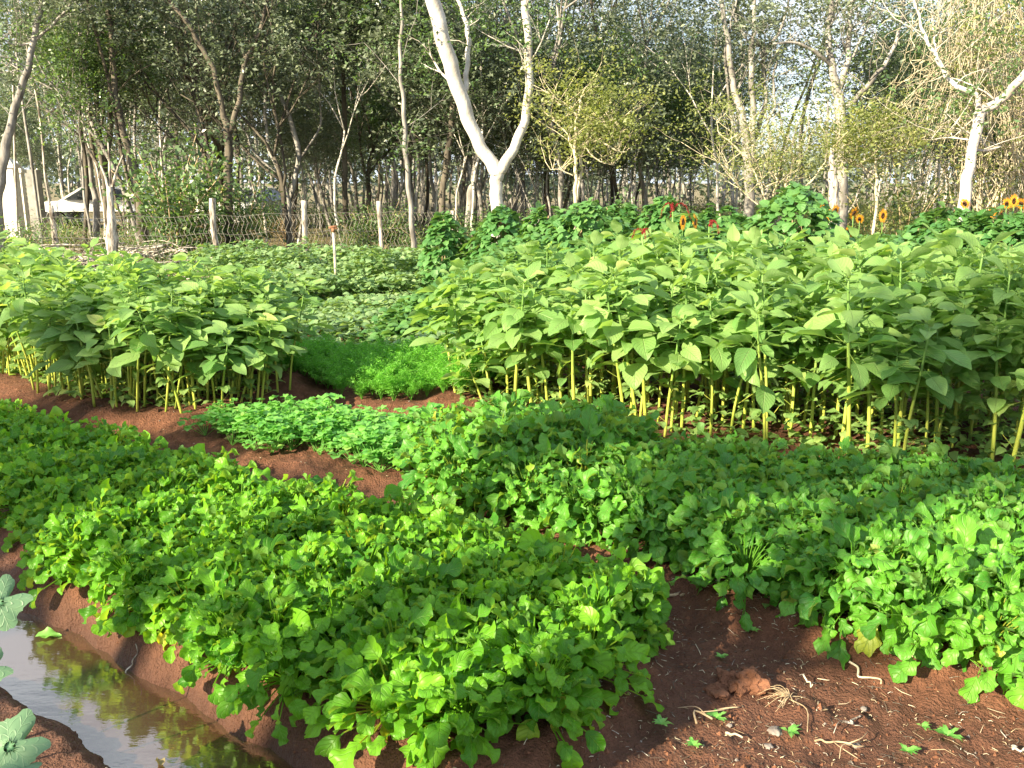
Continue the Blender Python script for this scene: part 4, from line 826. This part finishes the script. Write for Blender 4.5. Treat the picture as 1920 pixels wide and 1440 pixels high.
# ------------------------------------------------------------------ fence
root = empty('wire_fence', unpx(398, 500, 14.4) * [1, 1, 0]); org = np.array(root.location)
posts = [(398, 372, 14.4, .065, [(-.03, .0), (.02, .5), (-.01, .9), (.0, 1.4)]), (568, 376, 15.1, .06, [(-.02, 0), (.0, .6), (.02, 1.3)]), (712, 377, 15.8, .055, [(.03, 0), (.0, .7), (-.02, 1.3)]), (95, 385, 13.6, .05, [(0, 0), (.02, .6), (0, 1.2)]), (848, 395, 16.6, .05, [(0, 0), (.02, .6), (0, 1.2)])]
r = np.random.RandomState(140)
for u, v, d, rad, prof in posts:
    q = unpx(u, v, d); H = q[2]; mb = MB(); P = catm([(q[0] + a * (1.4 if u == 398 else 1), q[1], b / prof[-1][1] * (H + .1) - .1) for a, b in prof], 5) - org
    tube(mb, P, [rad * .9, rad * .7, rad * .75], 9, rough=.2, rng=r); mb.obj('post', M_dead, root)
# wavy vertical wires with horizontal strands
mb = MB(); A0, A1 = unpx(60, 400, 13.4), unpx(860, 400, 16.7); n = 95
for i in range(n):
    f = i / (n - 1); p = A0 * (1 - f) + A1 * f; h0, h1 = .05, 1.05; k_ = 9
    P = [(p[0] + .028 * (1 if j_ % 2 else -1) + r.normal(0, .004), p[1] + r.normal(0, .01), h0 + (h1 - h0) * j_ / (k_ - 1)) for j_ in range(k_)]
    tube(mb, np.array(P) - org, .0045, 4, cap=False)
for h in (.15, .45, .75, 1.05): tube(mb, np.array([A0 * (1 - f) + A1 * f + [0, 0, h + .02 * math.sin(f * 40)] - [0, 0, (A0 * (1 - f) + A1 * f)[2]] for f in np.linspace(0, 1, 60)]) - org, .0035, 4, cap=False)
mb.obj('wire_mesh', M_wire, root)
tag(root, 'wavy galvanised wire fence on crooked pale posts before the wood', 'fence')
# bleached stump post
q = unpx(200, 350, 13.2); mb = MB(); P = catm([(q[0] - .03, q[1], -.1), (q[0] - .02, q[1], .5), (q[0] + .02, q[1], 1.0), (q[0] + .04, q[1], q[2])], 6); tube(mb, P, [.075, .062, .09, .055, .04], 11, rough=.3, rng=r)
for a, b, c in ((-.1, 0, .30), (.22, .05, .45), (.02, .05, .62)): tube(mb, catm([P[-3], P[-1] + [a * .4, b, c * .4], P[-1] + [a, b, c]], 3), [.03, .008], 6)
tag(mb.obj('bleached_stump', M_dead), 'bleached crooked stump with broken twigs left of the first fence post', 'stump')
# irrigation riser
q = unpx(625, 432, 11.6); root = empty('irrigation_riser', (q[0], q[1], 0)); H = q[2]
mb = MB(); tube(mb, [(0, 0, 0), (.005, 0, H * .55), (0, 0, H)], .017, 10); mb.obj('pipe', M_dead, root)
mb = MB(); tube(mb, [(0, 0, H - .02), (0, 0, H + .03)], .026, 10); tube(mb, [(-.055, 0, H + .035), (.05, 0, H + .05)], .018, 8); tube(mb, [(.03, 0, H + .04), (.055, 0, H + .015)], .014, 8); mb.obj('sprinkler_head', M_rust, root)
tag(root, 'white pipe riser with a rusty sprinkler head standing in the beans', 'sprinkler')

# ------------------------------------------------------------------ white pillar, concrete pillar, cars
def pillar(name, u, v, d, wd, mat, label, cap=True):
    q = unpx(u, v, d); root = empty(name, (q[0], q[1], hz(q[0], q[1]))); H = q[2]
    mb = MB(); box(mb, (0, 0, H / 2 - .1), (wd, wd * .8, H)); mb.obj('shaft', mat, root, False)
    if cap:
        c_ = MB(); box(c_, (0, 0, H - .06), (wd + .10, wd * .8 + .1, .10)); h_ = wd / 2 + .02; z = H - .008
        c_.add([(-h_, -h_ * .8, z), (h_, -h_ * .8, z), (h_, h_ * .8, z), (-h_, h_ * .8, z), (0, 0, z + .22)], t=[(0, 1, 4), (1, 2, 4), (2, 3, 4), (3, 0, 4)]); c_.obj('cap', mat, root, False)
    return tag(root, label, 'pillar')
pillar('gate_pillar', 14, 305, 24, .38, M_white, 'white painted gate pillar at the left edge, behind the leaning tree')
pillar('gate_pillar', 33, 315, 24.6, .22, M_white, 'narrower white pillar just right of the big white one')
pillar('concrete_pillar', 60, 310, 25.5, .32, M_conc, 'grey concrete pillar right of the white pillars', False)
def car(name, loc, rz, label):
    root = empty(name, loc, rz); top = [(-2.1, .45), (-2.12, .75), (-1.95, .92), (-1.25, .97), (-.55, 1.40), (.1, 1.46), (1.0, 1.42), (1.7, 1.02), (2.05, .95), (2.12, .6), (2.05, .35)]
    bot = [(1.75, .3), (1.62, .6), (1.35, .68), (1.08, .6), (.95, .3), (-.95, .3), (-1.08, .6), (-1.35, .68), (-1.62, .6), (-1.75, .3), (-2.0, .32)]
    P = top + bot; n = len(P); mb = MB(); rings = []
    for yy_, sc, ins in ((-.84, .0, 1), (-.80, .03, 1), (.80, .03, 1), (.84, 0, 1)): rings.append(yy_)
    V = []
    for yy_ in (-.84, -.78, .78, .84):
        for (a, b) in P: k_ = .05 if abs(yy_) > .8 else 0; tum = max(0, b - .95) * .35; V.append((a * (1 - k_ * .3), yy_ - np.sign(yy_) * tum, b - (k_ * .5 if b > .5 else 0)))
    V = np.array(V); q_ = [(r_ * n + i_, r_ * n + (i_ + 1) % n, (r_ + 1) * n + (i_ + 1) % n, (r_ + 1) * n + i_) for r_ in range(3) for i_ in range(n)]
    mb.add(V, q_); c0 = len(V); m_ = MB()
    for r_, s_ in ((0, 1), (3, -1)):
        c_ = V[r_ * n:(r_ + 1) * n]; lo = np.array([[a, c_[0][1], .62] for a in c_[:, 0]])
        bb = [(x_, c_[i_][1], .5) for i_, x_ in enumerate(c_[:, 0])]
        mb.add(np.vstack([c_[:11], np.array([[x_[0], x_[1], max(.40, min(.62, x_[2] - .02))] for x_ in c_[:11]])]), [(i_, i_ + 1, 11 + i_ + 1, 11 + i_) for i_ in range(10)])
    mb.obj('body', M_carp, root, True)
    for s_ in (-1, 1):
        g_ = MB(); yy_ = s_ * .845; tq = lambda z_: s_ * (.842 - max(0, z_ - .95) * .35)
        g_.add([(-1.05, tq(1.0), 1.0), (-.5, tq(1.34), 1.34), (.15, tq(1.38), 1.38), (.15, tq(1.0), 1.0)], [(0, 1, 2, 3)]); g_.add([(.22, tq(1.0), 1.0), (.22, tq(1.38), 1.38), (.95, tq(1.34), 1.34), (1.45, tq(1.02), 1.02)], [(0, 1, 2, 3)]); g_.obj('side_window', M_glass, root, False)
    for xx in ((-1.22, 1.0, -.60, 1.385), (1.66, 1.06, 1.06, 1.41)):
        g_ = MB(); s_ = -1 if xx[0] < 0 else 1; g_.add([(xx[0] + s_ * .012, -.66, xx[1]), (xx[0] + s_ * .012, .66, xx[1]), (xx[2] + s_ * .012, .56, xx[3]), (xx[2] + s_ * .012, -.56, xx[3])], [(0, 1, 2, 3)]); g_.obj('windscreen', M_glass, root, False)
    for wx in (-1.35, 1.35):
        for wy in (-.74, .74): w_ = MB(); tube(w_, [(wx, wy - .09, .31), (wx, wy + .09, .31)], .31, 20); w_.obj('wheel', M_rub, root, False)
    return tag(root, label, 'car')
q = unpx(200, 400, 31); car('parked_car', (q[0], q[1], -.02), 0.05, 'white car parked side on among the trunks at the far left')
q = unpx(462, 400, 30); car('parked_car', (q[0], q[1], -.05), 1.45, 'white car seen end on behind the broad leaved bush')

# ------------------------------------------------------------------ foreground: melon leaves, soil litter
root = empty('melon_plant', (-1.75, 2.0, hz(-1.75, 2.0))); org = np.array(root.location)
def lobed(mb, c, nrm_, rad, rot, r, tint=.5):
    B_ = basis(nrm_); nr, na = 6, 60; V = [np.zeros(3)]; uv = [(.5, .5)]
    for i_ in range(1, nr + 1):
        for j_ in range(na):
            t_ = j_ / na * 2 * PI; s_ = i_ / nr; lb = 1 + .16 * math.cos(5 * t_) + .05 * math.sin(13 * t_ + 1) + .02 * math.sin(29 * t_); notch = 1 - .55 * math.exp(-((t_ - PI) / .28) ** 2)
            rr_ = rad * s_ * (1 + (lb - 1) * s_) * (1 + (notch - 1) * s_); vein = abs(math.cos(2.5 * t_))
            V.append(np.array([.10 * rad * s_ * s_ * math.sin(3 * t_ + 1) - .12 * rad * s_ ** 2 + .05 * rad * s_ * vein, rr_ * math.cos(t_ + rot), rr_ * math.sin(t_ + rot)])); uv.append((.5 + .5 * s_ * math.sin(5 * t_ / 1.0) * .98, s_))
    q_ = [(1 + (i_ - 1) * na + j_, 1 + (i_ - 1) * na + (j_ + 1) % na, 1 + i_ * na + (j_ + 1) % na, 1 + i_ * na + j_) for i_ in range(1, nr) for j_ in range(na)]
    t = [(0, 1 + j_, 1 + (j_ + 1) % na) for j_ in range(na)]; mb.add(np.array(V) @ B_.T + c, q_, t, uv, tint)
r = np.random.RandomState(150)
for (u, v, d, rad, nv_) in ((-2, 1130, 2.35, .075, (.25, -.75, .75)), (18, 1400, 2.0, .085, (.1, -.65, .8)), (-30, 1255, 2.1, .06, (.3, -.5, .8)), (30, 1450, 1.95, .05, (.2, -.3, .9))):
    c = unpx(u, v, d); mb = MB(); lobed(mb, c - org, nrm(np.array(nv_)), rad, r.uniform(2, 4), r, r.rand()); tube(mb, catm([(0, 0, 0), (c - org) * [.6, .6, .4], c - org - [0, 0, .004]], 5), .0035, 6, tint=.8); mb.obj('leaf', M_melon, root)
tag(root, 'bluish green melon leaves poking in at the lower left beside the water', 'melon plant')

def rock_mb(seed, s_, sq=.6, k_=3):
    import bmesh
    bm = bmesh.new(); bmesh.ops.create_icosphere(bm, subdivisions=k_, radius=1); r = np.random.RandomState(seed); o_ = r.rand(3) * 50
    from mathutils import noise as mn
    for v_ in bm.verts:
        f = 1 + .55 * mn.noise(v_.co * 1.3 + Vector(o_)) + .28 * mn.noise(v_.co * 3.7 + Vector(o_)) + .12 * mn.noise(v_.co * 9 + Vector(o_)); v_.co = v_.co * f * s_; v_.co.z *= sq
    me = bpy.data.meshes.new('rock'); bm.to_mesh(me); bm.free(); return me
def ground_pt(u, v):
    ang = PITCH + math.degrees(math.atan((v - 720) / FPX)); d = CAM_H / math.tan(R(ang)); q = unpx(u, v, d); return q[0], q[1]
for i, (u, v, s_, sq, mat, nm, lb, cat) in enumerate([(1408, 1290, .062, .8, M_clod, 'earth_clod', 'orange brown clod of earth, the largest on the soil', 'clod'), (1345, 1300, .04, .6, M_clod, 'earth_clod', 'smaller clod of earth left of the largest one', 'clod'), (1370, 1285, .05, .65, M_clod, 'earth_clod', 'crumbly clod leaning on the largest one', 'clod'),
        (1325, 1298, .014, .7, M_stone, 'stone', 'dark grey stone left of the clods', 'stone'), (1455, 1372, .022, .5, M_stone, 'stone', 'grey stone beside the pale dry weed', 'stone'), (1368, 1357, .008, .6, M_stone, 'stone', 'small chip of stone below the clods', 'stone'), (1442, 1398, .012, .6, M_stone, 'stone', 'small brownish stone near the bottom of the soil patch', 'stone'), (1605, 1400, .012, .5, M_stone, 'stone', 'little pebble alone on the dark soil at lower right', 'stone'), (1620, 1332, .01, .5, M_stone, 'stone', 'bluish pebble on the soil under the mustard leaves', 'stone'), (1728, 1257, .014, .6, M_stone, 'stone', 'pale stone tucked under the mustard leaves', 'stone'), (1215, 1190, .016, .6, M_stone, 'stone', 'pale stone under the right tip of the front bed', 'stone'), (640, 1385, .010, .6, M_stone, 'stone', 'tiny stone on the wet bank below the front bed', 'stone')]):
    me = rock_mb(160 + i, s_, sq, 4 if s_ > .03 else 3); me.materials.append(mat); o = bpy.data.objects.new(nm, me); COL.objects.link(o); x, y = ground_pt(u, v); o.location = (x, y, hz(x, y) + s_ * sq * .35); tag(o, lb, cat)
    if s_ < .03:
        for p_ in me.polygons: p_.use_smooth = True
def stick(u0, v0, u1, v1, rad, mat, lb, bend=.02, forks=0, nm='stick'):
    a = ground_pt(u0, v0); b = ground_pt(u1, v1); r = np.random.RandomState(int(u0)); mb = MB(); n = 7
    P = [(a[0] + (b[0] - a[0]) * f + r.normal(0, bend), a[1] + (b[1] - a[1]) * f + r.normal(0, bend), hz(a[0] + (b[0] - a[0]) * f, a[1] + (b[1] - a[1]) * f) + rad * 1.2 + .012 + abs(r.normal(0, .006))) for f in np.linspace(0, 1, n)]
    P = catm(P, 3); tube(mb, P, [rad, rad * .6], 7, rough=.15, rng=r)
    for k_ in range(forks):
        p = P[r.randint(4, len(P) - 2)]; a_ = r.rand() * 6.28; tube(mb, catm([p, p + [math.cos(a_) * .04, math.sin(a_) * .04, .012], p + [math.cos(a_ + .4) * .09, math.sin(a_ + .4) * .09, .004]], 3), [rad * .6, rad * .25], 5)
    return tag(mb.obj(nm, mat), lb, 'stick')
stick(1195, 1138, 1270, 1136, .008, M_twig, 'thick pale stick lying in the gap between the two near beds')
stick(1590, 1262, 1655, 1298, .004, M_straw, 'curved straw coloured root on the sunlit soil', .012)
stick(1508, 1280, 1522, 1300, .0028, M_straw, 'short pale curved stalk on the soil', .004)
stick(1520, 1396, 1620, 1410, .0035, M_twig, 'long thin twig with side shoots on the lower soil', .008, 3)
stick(1580, 1372, 1610, 1356, .004, M_dead, 'small Y shaped grey twig on the lower right soil', .006, 1)
stick(1360, 1380, 1395, 1390, .004, M_straw, 'pale straight straw below the clods', .003)
stick(1300, 1360, 1380, 1330, .0035, M_twig, 'reddish twig left of the dry root weed', .01, 2)
stick(1890, 1410, 1930, 1425, .004, M_dead, 'grey twig at the lower right corner', .006)
stick(230, 1225, 262, 1218, .003, M_dead, 'small dark twig on the bank above the water', .004)
stick(395, 1362, 420, 1350, .004, M_barkd, 'short dark twig on the wet bank by the water', .004)
# uprooted dry weed with pale roots
x, y = ground_pt(1480, 1320); r = np.random.RandomState(170); mb = MB(); z0 = hz(x, y) + .02
for i in range(26):
    a = r.uniform(1.6, 4.2) if i < 18 else r.rand() * 6.28; l_ = r.uniform(.04, .11); P = catm([(x, y, z0 + .01), (x + math.cos(a) * l_ * .5, y + math.sin(a) * l_ * .4, z0 + r.uniform(.005, .03)), (x + math.cos(a + r.uniform(-.4, .4)) * l_, y + math.sin(a) * l_ * .8, z0)], 4); tube(mb, P, [.0013, .0005], 4)
tube(mb, catm([(x, y, z0), (x + .03, y - .07, z0 + .01), (x + .0, y - .17, z0)], 4), [.0024, .0012], 6)
tag(mb.obj('uprooted_weed', M_twig), 'uprooted dry weed with a tangle of pale roots beside the clods', 'dead weed')
# little weeds
def weed(seed):
    r = np.random.RandomState(seed); mb = MB()
    for i in range(9): a = r.rand() * 6.28; put(mb, leaf('ovate', r.uniform(.02, .04), .012, r, 2, 4, .6, .8, .2), basis([math.cos(a), math.sin(a), 0]), np.array([0, 0, .004]), 1, r.rand())
    return mb.mesh('weed', M_cor)
wv = [weed(180 + i) for i in range(4)]
for i, (u, v, s_, lb) in enumerate([(1410, 1200, 1, 'small weed under the mustard leaves'), (1350, 1235, .9, 'thin weed on the dark soil between the beds'), (1478, 1378, 1.3, 'silvery weed beside the grey stone'), (1342, 1350, 1.2, 'silvery weed left of the pale root'), (1300, 1400, 1, 'weed at the left of the soil patch'), (1700, 1418, 1.2, 'bright green seedling at the bottom right'), (1728, 1372, .9, 'grey weed right of the Y shaped twig'), (1775, 1390, 1.4, 'largest grey weed on the lower right soil'), (1240, 1360, 1.2, 'weed right of the front bed'), (620, 1345, .8, 'round leaved seedling on the wet bank'), (315, 1262, .9, 'seedling just above the water')]):
    x, y = ground_pt(u, v); o = bpy.data.objects.new('weed', wv[i % 4]); COL.objects.link(o); o.location = (x, y, hz(x, y) + .008); o.scale = (s_, s_, s_); tag(o, lb, 'weed')
def fallen(u, v, L_, rz, mat, lb):
    x, y = ground_pt(u, v); r = np.random.RandomState(int(u)); mb = MB(); put(mb, leaf('ovate', L_, L_ * .55, r, 6, 9, .1, .5, .5, .08, .03, .6), basis([math.cos(rz), math.sin(rz), 0]), np.array([0, 0, 0]), 1, .9)
    o = mb.obj('fallen_leaf', mat); o.location = (x, y, max(hz(x, y), WATER) + .012); tag(o, lb, 'leaf')
fallen(62, 1165, .09, .3, M_cor, 'wilted pale green leaf lying at the upper edge of the water')
fallen(420, 836, .12, -.2, M_dry, 'dead grey brown leaf on the path beside the pale herbs')
fallen(1390, 1140, .05, 1.2, M_dry, 'little dry leaf on the soil by the mustard bed')
fallen(300, 1400, .05, 2.2, M_dry, 'dark dry leaf stranded on the mud at the bottom left')
fallen(1180, 1330, .05, 2.9, M_yel, 'yellowed leaf on the soil under the right flank of the front bed')
# litter
mb = MB(); r = np.random.RandomState(190); k_ = 0
while k_ < 3600:
    if k_ % 4: x, y = r.uniform(.1, 3.4), r.uniform(1.75, 3.3)
    else: x, y = r.uniform(-4.5, 1), r.uniform(1.8, 6.2)
    if float(cdist(np.array([x]), np.array([y]))[0]) < .22: k_ += 1; continue
    if not infr(x, y, 0): continue
    z = float(height(np.array([x]), np.array([y]))[0]) + .003; a = r.rand() * 6.28; l_ = r.uniform(.004, .022) if r.rand() < .85 else r.uniform(.02, .07)
    e = np.array([math.cos(a), math.sin(a), r.uniform(-.08, .15)]) * l_ / 2; p = np.array([x, y, z])
    tube(mb, [p - e, p + r.normal(0, .15 * l_, 3) * [1, 1, .2] + [0, 0, .002], p + e], r.uniform(.0005, .0013), 4, mi=r.choice(4, p=[.2, .3, .15, .35])); k_ += 1
tag(mb.obj('soil_litter', [M_straw, M_twig, M_dead, M_barkd]), 'scattered bits of straw and twig on the bare soil', 'litter', kind='stuff')
mb = MB(); r = np.random.RandomState(191)
import bmesh
for i in range(2600):
    x, y = (r.uniform(0, 3.4), r.uniform(1.75, 3.3)) if i % 3 else (r.uniform(-4.5, 0), r.uniform(1.8, 6.2))
    if not infr(x, y, 0): continue
    z = float(height(np.array([x]), np.array([y]))[0]); s_ = abs(r.normal(0, .0045)) + .0025
    v_ = np.array([(1, 0, 0), (-1, 0, 0), (0, 1, 0), (0, -1, 0), (0, 0, 1), (0, 0, -1)]) * s_ * r.uniform(.6, 1.3, (6, 1)); mb.add(v_ + [x, y, z], t=[(0, 2, 4), (2, 1, 4), (1, 3, 4), (3, 0, 4), (2, 0, 5), (1, 2, 5), (3, 1, 5), (0, 3, 5)], mi=0 if r.rand() < .96 else 1)
tag(mb.obj('soil_crumbs', [M_clod, M_stone], smooth=False), 'crumbs of earth and grit on the bare soil', 'grit', kind='stuff')

# ------------------------------------------------------------------ trees beside and behind the photographer, whose crowns shade the beds
def shade_tree(P, t_, rad, seed, label, dens=1.):
    c = np.array([P[0], P[1], .3]) + SUN * t_; r = np.random.RandomState(seed); root = empty('garden_tree', (c[0], c[1], 0)); tb = MB(); tips = []
    H0 = c[2] - rad * .6; Q = catm([(0, 0, -.1), (r.uniform(-.1, .1), .05, H0 * .5), (0, 0, H0)], 5); tube(tb, Q, [.13, .10, .08], 9, rough=.1, rng=r)
    for i in range(6):
        a = i * 1.05 + r.uniform(-.3, .3); grow(tb, Q[-1 - (i % 3)], [math.cos(a), math.sin(a), .7], rad * .75, .05, 1, tips, r, 3, .1, .25, .8, (3, 5))
    tb.obj('trunk', M_bark, root); mb = MB(); n = int(5200 * dens * (rad / 1.5) ** 2)
    cl = nrm(r.normal(size=(26, 3))) * rad * r.uniform(.2, .85, (26, 1)); C_ = cl[r.randint(0, 26, n)] + r.normal(0, rad * .22, (n, 3)); C_[:, 2] *= .8
    cloud(mb, C_ + [0, 0, c[2]], .12, r, asp=.55); mb.obj('crown', M_for2, root); return tag(root, label, 'tree')
SHADE = [((-2.9, 4.4), 11, .75, 1.1, 'left half of the front bed'), ((-2.2, 3.7), 10, .55, 1.1, 'middle left of the front bed'), ((-4.1, 5.3), 12, .75, 1., 'far left of the front bed'), ((.7, 4.5), 13, .42, 1., 'left tip of the mustard bed'), ((2.4, 4.0), 12, .38, .9, 'middle of the mustard bed'),
         ((-2.6, 6.3), 14, .5, .8, 'right end of the left amaranth stand'), ((5.0, 6.2), 15, .9, .55, 'right part of the right amaranth stand'), ((2.7, 2.1), 10, .3, 1., 'bare soil at lower right'), ((1.2, 3.95), 12.5, .45, .9, 'left half of the mustard bed'), ((3.2, 5.3), 16, .62, .5, 'front of the right amaranth stand'), ((-2.9, 6.0), 13, .42, .8, 'front of the left amaranth stand'), ((-2.4, 3.0), 9, .36, 1., 'water furrow')]
for i, (P, t_, rad, dn_, wh) in enumerate(SHADE): shade_tree(P, t_, rad, 800 + i, 'leafy tree whose crown shades the ' + wh, dn_)
# drop prototypes that were never placed
for o in TV + SV + PV:
    if o.name not in usedT:
        for c in list(o.children): bpy.data.objects.remove(c)
        bpy.data.objects.remove(o)
